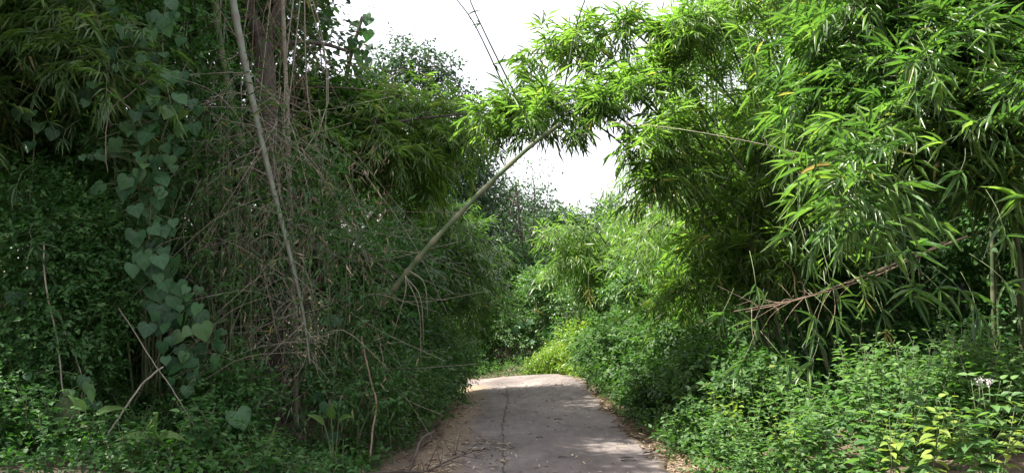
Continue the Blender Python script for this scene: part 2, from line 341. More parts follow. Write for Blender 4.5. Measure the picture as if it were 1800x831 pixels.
# ------------------------------------------------------------------ plant builders
def broadleaf(name, label, base, lumps, leaf, L, W, n, mat, cat='bush', group=None, stems=True, stem_r=.015, k=6, tpl=OVATE, stem_mat=None, droop=.25, jitter=.55, foliage='foliage'):
    """a bush: stems rise to lumps (centre, radius); leafy twigs cover the lumps"""
    base = np.asarray(base, float); e = empty(name, base, label, cat, group)
    c = np.array([l[0] for l in lumps]); r = np.array([l[1] for l in lumps], float)
    pr = r ** 2 / np.sum(r ** 2); idx = rng.choice(len(lumps), n, p=pr)
    dv = nrm(rng.normal(0, 1, (n, 3))); rad = r[idx] * (1 - jitter * rng.random(n) ** 1.6)
    org = c[idx] + dv * rad[:, None] * np.array((1, 1, .85))
    gzv = gz(org[:, 0], org[:, 1]); org[:, 2] = np.maximum(org[:, 2], gzv + .03)
    ax = dv + rng.normal(0, .45, (n, 3)) + np.array((0, 0, .15))
    pos, d, up, si = sprays(org, ax, k, L * 2.2, (75, 20), droop, .28)
    up = nrm(up + dv[si] * .6)
    m = len(pos); sc = rng.uniform(.6, 1.25, m)
    rr = np.clip(rng.random(n)[si] * .55 + rng.random(m) * .45, 0, 1)
    g = Geo(); leaves(g, tpl, pos, d, up, L * sc, W * sc, rr); g.build(foliage, mat, e, 'stuff')
    if stems:
        g = Geo()
        for cc, rr_ in lumps:
            cc = np.asarray(cc); b = base + np.array((*(rng.normal(0, .08, 2) * (1 + stem_r * 10)), -.08)); mid = (b + cc) / 2 + rng.normal(0, .1, 3) * rr_
            tube(g, spline([b, mid, cc], 7), stem_r, stem_r * .35, 5)
            for q in range(4):
                tip = cc + nrm(rng.normal(0, 1, 3)) * rr_ * .85
                tube(g, spline([cc, (cc + tip) / 2 + rng.normal(0, .06, 3) * rr_, tip], 4), stem_r * .4, stem_r * .15, 4)
        g.build('stem', stem_mat or M_STEM, e)
    return e

def lumps_for(base, rx, ry, h, m, r=.4, low=.15):
    """m lumps filling a dome standing on the base point"""
    out = []
    for i in range(m):
        a = rng.uniform(0, 2 * np.pi); q = math.sqrt(rng.random()); zf = rng.uniform(low, 1)
        lim = math.sqrt(max(.05, 1 - (zf * .85) ** 2))
        x = base[0] + math.cos(a) * q * rx * lim; y = base[1] + math.sin(a) * q * ry * lim
        out.append((np.array((x, y, float(gz(x, y)) + zf * h)), r * rng.uniform(.7, 1.25)))
    return out

def tree(name, label, base, crown, n, L, W, mat, trunk_r=.18, group=None, bark=None, k=5, tpl=QUAD, top=None):
    """trunk, limbs to each crown lump, and leafy twigs on the lumps"""
    base = np.asarray(base, float); e = empty(name, base, label, 'tree', group)
    c = np.array([l[0] for l in crown]); r = np.array([l[1] for l in crown]); mid = c.mean(0)
    g = Geo(); fork = base + (mid - base) * .62
    tk = spline([base - np.array((0, 0, .3)), base + (fork - base) * .5 + rng.normal(0, .15, 3), fork, mid + np.array((0, 0, .4))], 16)
    tube(g, tk, np.linspace(trunk_r, trunk_r * .35, 16) * (1 + .06 * rng.normal(0, 1, 16)), None, 9); g.build('trunk', bark or M_BARK, e, smooth=True)
    g = Geo()
    for cc, rr in crown:
        s0 = tk[rng.integers(6, 14)]; tube(g, spline([s0, (s0 + cc) / 2 + rng.normal(0, .25, 3), cc], 8), trunk_r * .35, trunk_r * .1, 5)
        for q in range(6):
            tip = cc + nrm(rng.normal(0, 1, 3)) * rr * .9; tube(g, spline([cc, (cc + tip) / 2 + rng.normal(0, .12, 3), tip], 4), trunk_r * .11, trunk_r * .03, 3)
    g.build('limb', bark or M_BARK, e)
    pr = r ** 2 / np.sum(r ** 2); idx = rng.choice(len(crown), n, p=pr); dv = nrm(rng.normal(0, 1, (n, 3)))
    org = c[idx] + dv * (r[idx] * (1 - .75 * rng.random(n) ** 1.5))[:, None] * np.array((1, 1, .8)) + rng.normal(0, .12, (n, 3))
    pos, d, up, si = sprays(org, dv + rng.normal(0, .5, (n, 3)), k, L * 2, (80, 20), .3, .35)
    sc = rng.uniform(.6, 1.2, len(pos)); g = Geo(); leaves(g, tpl, pos, d, up, L * sc, W * sc, np.clip(rng.random(n)[si] * .6 + rng.random(len(pos)) * .4, 0, 1)); g.build('crown', mat, e, 'stuff')
    return e

HERO_LEAF = {}
def leaf_object(tpl_name, mat, base_obj, pos, d, up, L, W, name='leaf', rnd=.5, under=None):
    """one leaf as an object of its own; alike leaves share mesh data"""
    key = (tpl_name, mat.name, round(rnd, 1))
    if key not in HERO_LEAF:
        g = Geo(); v, f, ww = TPL[tpl_name]; g.add(v, f, round(rnd, 1), ww); HERO_LEAF[key] = g.mesh(name, mat)
    o = bpy.data.objects.new(name, HERO_LEAF[key]); col.objects.link(o)
    y = Vector(d).normalized(); x = y.cross(Vector(up)); x.normalize(); z = x.cross(y)
    from mathutils import Matrix
    M = Matrix.Identity(4)
    p = Vector(pos) - base_obj.location
    for i in range(3): M[i][0], M[i][1], M[i][2], M[i][3] = x[i] * W, y[i] * L, z[i] * L, p[i]
    o.parent = under or base_obj; o.matrix_local = M
    return o

def heart_template():
    half = [(0.0, .05), (.10, -.05), (.24, -.11), (.38, -.05), (.48, .10), (.50, .28), (.44, .48), (.31, .68), (.16, .86), (0, 1.05)]
    out = [(x, y) for x, y in half] + [(-x, y) for x, y in half[-2:0:-1]]
    n = len(out); c = (0, .12); v = [(c[0], c[1], 0)]; w = [1.0]; f = []
    vein_rays = {2, 4, 6, 9, 12, 14, 16}
    for ring, s in ((1, .45), (2, 1.0)):
        for i, (x, y) in enumerate(out):
            dx, dy = x - c[0], y - c[1]; up = .10 * (s ** 1.5) * (abs(x) * 1.4) - .16 * s * s * max(0, y - .3) + (0 if i in vein_rays else .035 * (1 if s < 1 else .6))
            v.append((c[0] + dx * s, c[1] + dy * s, up - .03)); w.append((1.0 if i in vein_rays else .0) * (1 if s < 1 else .75))
    for i in range(n):
        j = (i + 1) % n; f.append((0, 1 + i, 1 + j)); f += [(1 + i, 1 + n + i, 1 + n + j), (1 + i, 1 + n + j, 1 + j)]
    return np.array(v), np.array(f)[:, ::-1], np.array(w)
TPL = {'heart': heart_template(), 'lance': (*LANCE_HI, np.zeros(len(LANCE_HI[0]))),
       'broad': (*OVATE_HI, np.array([1, 0, 1, 0, 0, 1, 0, 0, 1, 0, 1.0]))}

def bamboo(name, label, base, culms, mat, group=None, r0=.04, n_br=34, n_sp=4, k=8, L=.2, W=.024, t0=.25, br_len=(.35, 1.1), droop=.45, culm_mat=None, cull=None, tpl=LANCE):
    """a clump: arching culms, side branches at the nodes, sprays of narrow leaves along the branches"""
    base = np.asarray(base, float); e = empty(name, base, label, 'bamboo', group)
    G = Geo(); B = Geo()
    dens = n_br if hasattr(n_br, '__len__') else [n_br] * len(culms)
    for ci, (c, n_br) in enumerate(zip(culms, dens)):
        pts = [np.asarray(p, float) for p in c]
        g = Geo(); p = culm_tube(g, pts, r0 * rng.uniform(.8, 1.15), r0 * .14, max(10, int(np.linalg.norm(np.diff(np.array(pts), axis=0), axis=1).sum() / .33)), 7, rng.random())
        g.build('culm', culm_mat or M_CULM, e, smooth=True)
        m = len(p); ti = rng.uniform(t0[ci] if hasattr(t0, '__len__') else t0, 1, n_br) ** .8; idx = np.clip((ti * (m - 1)).astype(int), 0, m - 2)
        tg = nrm(np.gradient(p, axis=0))[idx]; o = p[idx]
        dv = rng.normal(0, 1, (n_br, 3)) * (1, 1, .55); dv = nrm(nrm(dv) + tg * .55)
        ln = rng.uniform(*br_len, n_br) * (1.15 - .45 * ti)
        f = np.linspace(.3, 1, n_sp)
        org = o[:, None] + dv[:, None] * (ln[:, None] * f[None])[:, :, None] + np.array((0, 0, -1.0)) * (ln[:, None] * f[None] ** 2 * .22)[:, :, None]
        for q in range(n_br):
            tube(B, np.vstack((o[q], org[q])), .006, .002, 3)
        org = org.reshape(-1, 3) + rng.normal(0, .05, (n_br * n_sp, 3)); dd = np.repeat(dv, n_sp, 0) + rng.normal(0, .55, (n_br * n_sp, 3)) + np.array((0, 0, -.1))
        if cull is not None:
            keep = cull(org); org, dd = org[keep], dd[keep]
        if len(org) == 0: continue
        ok = org[:, 2] > gz(org[:, 0], org[:, 1]) + .1; org, dd = org[ok], dd[ok]
        pos, d, up, si = sprays(org, dd, k, L * rng.uniform(.6, 1.2, len(org)), (68, 8), droop, .16)
        sc = rng.uniform(.65, 1.2, len(pos)); cr = rng.random(); rr = np.clip(rng.random(len(org))[si] * .5 + rng.random(len(pos)) * .4 + cr * .1, 0, 1); rr[rng.random(len(pos)) < .018] = rng.uniform(.96, 1)
        leaves(G, tpl, pos, d, up, L * sc, W * sc * rng.uniform(.85, 1.1, len(pos)), rr)
    B.build('twig', M_STEM, e, 'stuff'); G.build('foliage', mat, e, 'stuff')
    return e

def arch(base, tip, rise=1.0, lean=.5, n=5):
    """culm path: rises from its base, arches over and droops to the tip"""
    b = np.asarray(base, float); t = np.asarray(tip, float)
    top = b + (t - b) * lean; top[2] = max(b[2], t[2]) + rise
    m1 = b + (top - b) * np.array((.38, .38, .6)); m2 = top + (t - top) * np.array((.62, .62, .30))
    return [b - np.array((0, 0, .1)), m1, top, m2, t]

# ------------------------------------------------------------------ bamboo on the right of the lane
rng = np.random.default_rng(101)
def sky_hole(p):
    """keeps sprays of the farther clumps out of the open gap of sky above the bend"""
    return ~((p[:, 0] < .098 * p[:, 1] + .25) & (p[:, 2] > 1.6 + .13 * p[:, 1]) & (p[:, 1] > 12.5))

def rnd_tips(base, n, xr, yr, zr, rise, spread=.35):
    out = []
    for i in range(n):
        b = gpt(base[0] + rng.normal(0, spread), base[1] + rng.normal(0, spread))
        out.append(arch(b, (rng.uniform(*xr), rng.uniform(*yr), rng.uniform(*zr)), rng.uniform(*rise), rng.uniform(.45, .7)))
    return out

b = gpt(7.4, 10.8)
near_right = bamboo('bamboo_clump', 'big bright bamboo clump hanging over the leafy weeds at the right edge', b,
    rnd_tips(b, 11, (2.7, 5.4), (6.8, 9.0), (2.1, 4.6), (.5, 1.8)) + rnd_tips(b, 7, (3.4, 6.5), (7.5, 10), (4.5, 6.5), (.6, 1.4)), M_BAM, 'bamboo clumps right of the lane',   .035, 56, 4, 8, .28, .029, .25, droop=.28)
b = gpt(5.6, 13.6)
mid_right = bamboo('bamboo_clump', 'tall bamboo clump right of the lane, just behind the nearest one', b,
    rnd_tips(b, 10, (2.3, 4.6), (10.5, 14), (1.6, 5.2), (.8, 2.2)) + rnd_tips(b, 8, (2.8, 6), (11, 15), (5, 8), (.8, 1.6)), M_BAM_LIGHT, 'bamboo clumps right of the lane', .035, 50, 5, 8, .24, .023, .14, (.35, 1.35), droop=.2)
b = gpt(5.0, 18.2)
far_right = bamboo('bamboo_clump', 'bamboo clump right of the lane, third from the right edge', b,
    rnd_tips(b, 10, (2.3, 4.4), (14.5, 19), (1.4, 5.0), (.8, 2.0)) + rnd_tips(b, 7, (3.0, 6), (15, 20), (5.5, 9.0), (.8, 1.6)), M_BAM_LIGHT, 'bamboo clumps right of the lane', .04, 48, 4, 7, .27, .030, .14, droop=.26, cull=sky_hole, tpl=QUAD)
b = gpt(4.4, 23.5)
bamboo('bamboo_clump', 'farthest bamboo clump right of the bend with pale drooping sprays', b,
    [arch(gpt(3.6, 23.4), at(px, py, 22.4), rs, .6) for px, py, rs in ((985, 470, .7), (1010, 440, .5), (1035, 490, .9), (962, 410, .15), (1060, 500, .9))]
    + rnd_tips(b, 7, (2.4, 4.6), (20.5, 24), (1.6, 4.6), (.5, 1.2)), M_BAM_LIGHT, 'bamboo clumps right of the lane', .035, 26, 4, 6, .34, .040, .35, cull=sky_hole, tpl=QUAD)
# the clump whose tops arch over the lane
b = gpt(4.6, 12.4)
over = []
for px, py, d, rs in ((840, 200, 10.4, .3), (868, 175, 10.8, .3), (905, 205, 10.2, .35), (925, 95, 11.2, .2), (985, 70, 11.4, .2), (960, 165, 10.6, .4), (1050, 60, 11.6, .3), (1120, 250, 10.2, 1.2), (1150, 330, 10.4, 1.5), (1120, 130, 11, .6), (1040, 180, 10.6, .6), (1190, 40, 11, .4)):
    bb = gpt(4.6 + rng.normal(0, .35), 12.2 + rng.normal(0, .35)); over.append(arch(bb, at(px, py, d), rs * .35, .68))
arching = bamboo('bamboo_clump', 'bamboo clump on the right whose leafy tops arch across the sky over the lane', b, over, M_BAM_LIGHT, 'bamboo clumps right of the lane', .026, [17, 18, 19, 12, 12, 16, 17, 38, 40, 34, 24, 34], 5, 8, .24, .023, [.5, .5, .5, .5, .5, .45, .4, .1, .1, .15, .35, .15], (.25, .65), droop=.30)
# bare young shoots rising out of the arch against the sky, a few leaves on each
for pts in (((905, 165), (858, 70), (826, 0), (808, -60)), ((890, 160), (835, 45), (797, -8)), ((990, 170), (1012, 50), (1036, -20), (1050, -60))):
    g = Geo(); p = spline([at(*q, 11.0 - i * .1) for i, q in enumerate(pts)], 12); tube(g, p, .013, .007, 5); g.build('shoot', M_CULM, arching)
    for j in rng.choice(np.arange(1, 10), 3, replace=False):
        for s in range(rng.integers(1, 4)):
            leaf_object('lance', M_BAM_DARK, arching, p[j], (rng.normal(-.5, .7), rng.normal(0, .4), rng.normal(-.1, .5)), (rng.normal(0, .5), -1, .6), rng.uniform(.10, .2), .018, rnd=.3)

# fans of large leaves on the near clump, each leaf its own object
def fan(owner, px, py, d, size, ax, n, mat, spread=75, rnd0=None, tw=None):
    c = at(px, py, d); ax = nrm(np.array(ax, float)); side = nrm(np.cross(ax, np.array((.15, -1.0, .25))))
    g = Geo(); tube(g, spline([c + ax * .02, c - ax * size * .5 + np.array((0, .03, .05)), c - ax * size + np.array((.03, .2, .10))], 5), .002, .003, 4)
    sp = g.build('spray', M_STEM, owner)
    for i in range(n):
        a = math.radians((i / (n - 1) - .5) * 2 * spread + rng.normal(0, 9)); dr = ax * math.cos(a) + side * math.sin(a) + rng.normal(0, .18, 3) + np.array((0, -.15, 0))
        L = size * (1 - .35 * abs(i / (n - 1) - .5) * 2) * rng.uniform(.7, 1.15)
        u = np.array((rng.normal(0, .5), -.75 + rng.normal(0, .3), .75))
        leaf_object('lance', mat, owner, c + ax * size * rng.uniform(-.22, .12), dr, u, L, L * rng.uniform(.09, .125), rnd=float(rng.random() * .9) if rnd0 is None else rnd0, under=sp)
def z8(x, y): return 1200 + x / 1.928, 400 + y / 1.928
def z7(x, y): return 1200 + x / 1.978, y / 1.978
D_ = (0, -.25, -1); DL = (-.7, -.25, -.7); DR = (.7, -.25, -.7); LF = (-1, -.2, -.15)
fans8 = [(500, 190, D_, .30), (545, 250, DR, .26), (440, 310, DL, .25), (520, 310, DR, .26), (445, 370, D_, .26), (235, 330, DL, .30), (200, 460, DL, .26), (350, 455, DR, .24), (430, 470, DL, .24),
         (780, 240, D_, .42), (800, 200, LF, .30), (880, 220, DR, .30), (960, 230, DR, .32), (1000, 300, D_, .30), (680, 290, D_, .22), (755, 60, D_, .36), (570, 20, D_, .34), (360, 30, DL, .30), (425, 110, D_, .28), (1090, 20, D_, .34), (1110, 200, DR, .3), (250, 210, D_, .26), (620, 160, DR, .28), (130, 300, DL, .24)]
fans7 = [(540, 420, LF, .32), (370, 570, DL, .30), (390, 690, DL, .30), (470, 550, LF, .26), (870, 270, D_, .42), (1010, 430, LF, .30), (900, 500, LF, .30), (800, 310, DL, .30), (240, 195, D_, .24), (190, 100, LF, .24), (720, 450, DR, .28), (545, 760, D_, .30), (770, 770, DR, .30), (1160, 690, LF, .42), (630, 700, DR, .28), (350, 470, DL, .26), (1060, 130, D_, .28), (960, 610, DL, .28)]
for (x, y, ax, s) in fans8:
    fan(near_right, *z8(x, y), rng.uniform(6.7, 7.3), s, ax, int(rng.integers(6, 9)), M_BAM if rng.random() < .75 else M_BAM_DARK, rng.uniform(45, 80))
for (x, y, ax, s) in fans7:
    fan(near_right, *z7(x, y), rng.uniform(6.5, 7.3), s, ax, int(rng.integers(6, 9)), M_BAM_LIGHT if rng.random() < .7 else M_BAM, rng.uniform(45, 80))
fan(near_right, *z8(690, 350), 7.0, .2, D_, 5, M_YELLOW_BAM, 40, .1)
fan(near_right, *z7(500, 575), 6.8, .34, LF, 3, M_YELLOW_BAM, 14, .9)
fan(far_right, 1035, 512, 17.5, .36, D_, 6, M_YELLOW_BAM, 55, .1)
fan(mid_right, 1143, 528, 13.5, .30, D_, 5, M_YELLOW_BAM, 45, .9)
# dry reddish branch hanging out of the right clump
def dry_branch(name, label, path, d, r, mat, n_tw, tl, group=None, leafy=0, cat='branch', side=None, base=None):
    p = spline([at(x, y, dd) for (x, y), dd in zip(path, d)], 26)
    e = empty(name, p[0] if base is None else base, label, cat, group); g = Geo(); tube(g, p, r, r * .3, 6); g.build('stem', mat, e, smooth=True)
    for i in range(n_tw):
        j = rng.integers(3, 25); q = p[j]; tg = nrm(p[min(j + 1, 25)] - p[j - 1]); dv = nrm(tg * .7 + rng.normal(0, .7, 3) + (np.zeros(3) if side is None else np.asarray(side)))
        ln = tl * rng.uniform(.3, 1.1); tip = q + dv * ln + np.array((0, 0, -.15 * ln)); g = Geo(); tube(g, spline([q, q + dv * ln * .55 + rng.normal(0, .03, 3), tip], 6), r * .35, r * .1, 4); g.build('twig', mat, e)
    return e
dry_branch('dry_bamboo_branch', 'bare reddish dry branch sloping down out of the bamboo above the dark hollow', [(1700, 415), (1560, 468), (1420, 520), (1290, 547)], [7.6, 7.2, 6.9, 6.7], .009, M_TWIG_RED, 22, .45)
dry_branch('dry_bamboo_branch', 'thinner dry twig running just below the bare reddish branch on the right', [(1660, 425), (1540, 484), (1400, 527), (1310, 548)], [7.4, 7.1, 6.8, 6.75], .007, M_TWIG_RED, 12, .35)
dry_branch('bamboo_shoot', 'long thin brown bamboo cane crossing the bright leaves on the right', [(1075, 214), (1200, 228), (1360, 258), (1490, 295), (1640, 330)], [8.8, 8.3, 7.8, 7.5, 7.7], .005, M_TWIG, 10, .3)
# ------------------------------------------------------------------ bamboo on the left
rng = np.random.default_rng(102)
b = gpt(-7.4, 10.6)
left_bam = bamboo('bamboo_clump', 'shaded bamboo clump filling the upper left corner', b,
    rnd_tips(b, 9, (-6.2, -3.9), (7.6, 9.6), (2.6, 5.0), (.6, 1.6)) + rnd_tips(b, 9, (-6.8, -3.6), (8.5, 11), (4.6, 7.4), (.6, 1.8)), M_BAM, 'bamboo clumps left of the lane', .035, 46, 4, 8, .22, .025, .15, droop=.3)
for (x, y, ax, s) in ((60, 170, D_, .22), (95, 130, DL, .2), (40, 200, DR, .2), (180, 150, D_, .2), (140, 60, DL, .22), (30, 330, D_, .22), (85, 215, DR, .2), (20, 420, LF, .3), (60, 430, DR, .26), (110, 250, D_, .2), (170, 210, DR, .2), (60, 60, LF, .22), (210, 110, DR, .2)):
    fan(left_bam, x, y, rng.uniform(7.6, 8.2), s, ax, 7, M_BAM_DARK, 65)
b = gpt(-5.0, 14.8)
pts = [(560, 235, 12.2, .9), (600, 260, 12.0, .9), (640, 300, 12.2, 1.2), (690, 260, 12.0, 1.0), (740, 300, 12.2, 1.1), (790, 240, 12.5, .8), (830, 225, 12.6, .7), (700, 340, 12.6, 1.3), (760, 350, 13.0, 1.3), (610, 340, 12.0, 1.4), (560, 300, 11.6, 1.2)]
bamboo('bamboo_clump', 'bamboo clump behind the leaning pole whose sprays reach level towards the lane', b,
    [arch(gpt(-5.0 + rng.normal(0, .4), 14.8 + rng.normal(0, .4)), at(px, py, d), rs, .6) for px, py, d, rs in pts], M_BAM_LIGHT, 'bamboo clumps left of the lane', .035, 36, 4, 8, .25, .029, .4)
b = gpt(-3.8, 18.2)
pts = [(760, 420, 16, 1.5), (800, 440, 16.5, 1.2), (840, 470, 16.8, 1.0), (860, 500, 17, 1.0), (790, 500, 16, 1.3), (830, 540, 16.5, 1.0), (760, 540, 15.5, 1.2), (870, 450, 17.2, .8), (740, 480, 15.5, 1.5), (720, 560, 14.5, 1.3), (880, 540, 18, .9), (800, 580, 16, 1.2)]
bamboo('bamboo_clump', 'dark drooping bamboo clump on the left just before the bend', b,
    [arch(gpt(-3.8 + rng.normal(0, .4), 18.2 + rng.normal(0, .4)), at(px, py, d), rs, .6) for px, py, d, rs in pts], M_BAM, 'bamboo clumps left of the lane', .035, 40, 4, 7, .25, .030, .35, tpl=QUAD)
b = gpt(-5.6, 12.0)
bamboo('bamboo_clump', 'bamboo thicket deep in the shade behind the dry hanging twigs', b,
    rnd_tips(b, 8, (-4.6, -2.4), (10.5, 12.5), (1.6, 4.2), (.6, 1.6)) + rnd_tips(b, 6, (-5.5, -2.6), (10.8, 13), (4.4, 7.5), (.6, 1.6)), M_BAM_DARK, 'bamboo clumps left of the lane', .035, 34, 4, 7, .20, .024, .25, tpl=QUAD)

# horizontal dark branch above the pole
dry_branch('bamboo_shoot', 'dark level bamboo branch reaching right from the left thicket towards the arch', [(600, 235), (690, 216), (760, 206), (835, 199)], [12.4, 12.2, 12.1, 12.0], .03, M_BARK, 8, .4)

# the leaning bamboo pole
def pole(name, label, path, depth, r0, r1, nodes, mat, group=None, sides=10, ground=True):
    p = [at(x, y, d) for (x, y), d in zip(path, depth)]
    if ground:
        q = p[0].copy(); q[2] = float(gz(q[0], q[1])) - .1; q[:2] += (p[0] - p[1])[:2] * .15; p = [q] + p
    e = empty(name, p[0], label, 'bamboo', group); g = Geo(); c = culm_tube(g, p, r0, r1, nodes, sides); g.build('culm', mat, e, smooth=True)
    return e, c
e, c = pole('bamboo_pole', 'thick leaning bamboo pole rising diagonally across the lane into the arch', [(540, 688), (612, 602), (672, 533), (716, 478), (762, 424), (850, 333), (936, 254), (985, 218)], [10.3, 9.7, 9.15, 9.05, 9.1, 9.5, 9.9, 10.0], .044, .025, 16, M_CULM)
for (x0, y0, x1, y1, dd) in ((712, 485, 740, 640, .7), (712, 485, 745, 600, .5), (713, 484, 690, 590, .6), (720, 476, 752, 560, .6)):
    g = Geo(); a_, b_ = at(x0, y0, 8.95), at(x1, y1, 8.3 + dd); tube(g, spline([a_, (a_ + b_) / 2 + np.array((.07, -.05, .12)), b_], 8), .006, .003, 4); g.build('dry_twig', M_TWIG, e)

# the grey culm that hangs down through the twigs, thin end at the bottom
hang, hc = pole('bamboo_pole', 'pale grey bamboo pole hanging down through the dry twigs, thinning to its lower tip', [(402, -90), (409, 0), (432, 120), (460, 250), (490, 370), (520, 490), (536, 570), (545, 640)][::1], [8.9, 8.9, 8.8, 8.7, 8.6, 8.5, 8.5, 8.4], .050, .008, 22, M_CULM_GREY, ground=False)
pole('bamboo_pole', 'dull green bamboo pole upright just left of the grey hanging one', [(440, 640), (436, 480), (430, 300), (405, 180), (384, 60), (368, -120)], [10, 10, 9.8, 9.6, 9.5, 9.4], .055, .04, 14, M_CULM)
pole('bamboo_pole', 'slim straight bamboo pole standing just right of the dark forked trunk', [(520, 640), (512, 420), (505, 200), (498, 40), (492, -120)], [10.8, 10.8, 10.8, 10.8, 10.8], .034, .028, 14, M_TWIG)

# arching dry twigs from the nodes of the hanging culm: each one a part
for i in range(60):
    t = rng.uniform(.22, .98); q = hc[int(t * (len(hc) - 1))]; s = -1 if rng.random() < .62 else 1
    ln = rng.choice([rng.uniform(.2, .6), rng.uniform(.5, 1.5)]) * (1.15 - .35 * t); out = nrm(np.array((s * rng.uniform(.25, 1), rng.uniform(-.7, .15), rng.uniform(-.8, .5))))
    m1 = q + out * ln * .5 + rng.normal(0, .07, 3) * ln; tip = q + out * ln + rng.normal(0, .12, 3) * ln + np.array((0, 0, -.45 * ln * rng.uniform(-.1, 1.2))); g = Geo(); pp = spline([q, m1, tip], 9)
    r = rng.uniform(.0025, .006); tube(g, pp, r, r * .4, 4)
    for j in range(rng.integers(1, 5)):
        a_ = pp[rng.integers(2, 8)]; dv = nrm(out + rng.normal(0, .6, 3)); l2 = ln * rng.uniform(.15, .45); tube(g, spline([a_, a_ + dv * l2 * .6, a_ + dv * l2 + np.array((0, 0, -.2 * l2))], 4), r * .5, r * .25, 3)
    g.build('dry_twig', M_TWIG, hang)
g = Geo(); n = 420; idx = rng.integers(10, len(hc) - 1, n); org = hc[idx] + rng.normal(0, .5, (n, 3))
pos, d, up, si = sprays(org, rng.normal(0, 1, (n, 3)), 3, .12, (70, 20), .5, .3); leaves(g, LANCE, pos, d, up, rng.uniform(.07, .17, len(pos)), .018)
g.build('foliage', M_BAM_DARK, hang, 'stuff')

# hanging thickets of dead canes and creepers behind it
def thicket(label, x0, x1, y0, y1, d0, d1, n, mat, length=(.8, 2.2)):
    base = gpt(*(at((x0 + x1) / 2, 600, (d0 + d1) / 2)[:2])); e = empty('dry_thicket', base, label, 'dead canes', 'dead cane thickets on the left'); g = Geo()
    for i in range(n):
        q = at(rng.uniform(x0, x1), rng.uniform(y0, y1), rng.uniform(d0, d1)); ln = rng.uniform(*length); a_ = rng.normal(0, .55)
        dv = np.array((math.sin(a_), rng.normal(0, .25), -abs(math.cos(a_)))) if rng.random() < .72 else nrm(np.array((rng.normal(0, 1), rng.normal(0, .4), rng.normal(-.1, .35))))
        tip = q + dv * ln; tip[2] = max(tip[2], float(gz(tip[0], tip[1])) + .02); r = rng.uniform(.002, .0055)
        pp = spline([q, (q + tip) / 2 + rng.normal(0, .13, 3), tip], 8); tube(g, pp, r, r * .5, 4)
        if rng.random() < .5:
            for j in range(3):
                s_ = pp[rng.integers(1, 7)]; dd = nrm(dv + rng.normal(0, .7, 3)); tube(g, spline([s_, s_ + dd * .2, s_ + dd * .4 + np.array((0, 0, -.1))], 4), r * .5, r * .25, 3)
    for i in range(5):
        q = at(rng.uniform(x0, min(x1, 540)), y0 - 330, d1); tip = np.array((q[0] + rng.normal(0, .3), q[1] + rng.normal(0, .2), 0)); tip[2] = float(gz(tip[0], tip[1])) - .05
        tube(g, spline([q, q + (tip - q) * .3 + rng.normal(0, .25, 3), q + (tip - q) * .65 + rng.normal(0, .25, 3), tip], 16), .009, .006, 5)
    g.build('dead_canes', mat, e, 'stuff'); return e
thicket('tangle of dead canes and creepers left of the grey hanging pole', 325, 500, 150, 560, 8.9, 10.2, 150, M_TWIG)
thicket('tangle of dead canes and creepers right of the grey hanging pole', 500, 645, 260, 640, 9.0, 10.2, 140, M_TWIG)
thicket('brown curtain of dead creepers hanging from the dark forked trunk', 430, 560, -60, 200, 10.0, 11.4, 70, M_TWIG_RED, (1.0, 2.6))
# a litter of dead bamboo leaves caught in the twigs
e = empty('caught_dead_leaves', gpt(*at(560, 600, 9.2)[:2]), 'dead tan bamboo leaves caught in the hanging twigs', 'dead leaves'); e['kind'] = 'stuff'
g = Geo(); n = 900; org = np.array([at(rng.uniform(340, 690), rng.uniform(250, 700), rng.uniform(8.7, 10)) for _ in range(n)]); org[:, 2] = np.maximum(org[:, 2], gz(org[:, 0], org[:, 1]) + .02)
leaves(g, LANCE, org, rng.normal(0, .5, (n, 3)) + (0, 0, -.8), rng.normal(0, 1, (n, 3)), rng.uniform(.06, .16, n), .014); g.build('dead_leaves', M_DRYLEAF, e, 'stuff')

# slender pale stems in front on the left
def liana(label, path, d, r, mat, name='liana', group=None):
    p = [at(x, y, dd) for (x, y), dd in zip(path, d)]; p2 = spline(p, 24) + np.cumsum(rng.normal(0, .004, (24, 3)), 0)
    e = empty(name, p2[-1], label, 'vine', group); g = Geo(); tube(g, p2, r, r * .8, 6); g.build('stem', mat, e, smooth=True); return e
def gpx(px, d): p = at(px, 600, d); h = float(gz(p[0], d)); return HORIZON + (EYE - h) * F / d
liana('thin pale stem hanging straight down at the far left', [(77, 425), (82, 500), (97, 590), (107, 690), (118, 760)], [7.7, 7.7, 7.7, 7.6, 7.6], .008, M_TWIG)
liana('thin dark stem slanting down right of the pale hanging stem, far left', [(100, 545), (122, 600), (142, 660), (140, 740)], [7.9, 7.9, 7.9, 7.9], .008, M_TWIG)
liana('straight dead stick leaning up right from the plants at lower left', [(287, 645), (262, 672), (205, 752), (188, 778)], [7.9, 7.8, 7.6, 7.5], .010, M_TWIG, 'dead_stick')
liana('thin dead stick crossing over the leaning one at lower left', [(206, 540), (250, 612), (285, 665), (322, 725), (335, 750)], [8.1, 8.0, 7.9, 7.8, 7.8], .006, M_TWIG, 'dead_stick')
liana('twisted brown creeper stem rising from the plants left of the lane', [(636, 590), (648, 650), (660, 700), (652, 760), (648, 800)], [8.9, 8.8, 8.7, 8.5, 8.4], .012, M_TWIG_RED)
liana('thin pale root hanging over the dark opening under the leaning pole', [(655, 560), (668, 600), (675, 640), (672, 665)], [9.1, 9.1, 9.1, 9.1], .006, M_TWIG)
liana('thin forked dead twig looping across the heart leaved vine', [(270, 130), (225, 165), (190, 195), (184, 250), (186, 300)], [8.2, 8.1, 8.1, 8.1, 8.2], .006, M_TWIG)
liana('short pale dead twig beside the heart leaved vine, upper left', [(187, 155), (205, 170), (230, 190), (252, 216)], [8.1, 8.05, 8.0, 8.0], .006, M_TWIG)

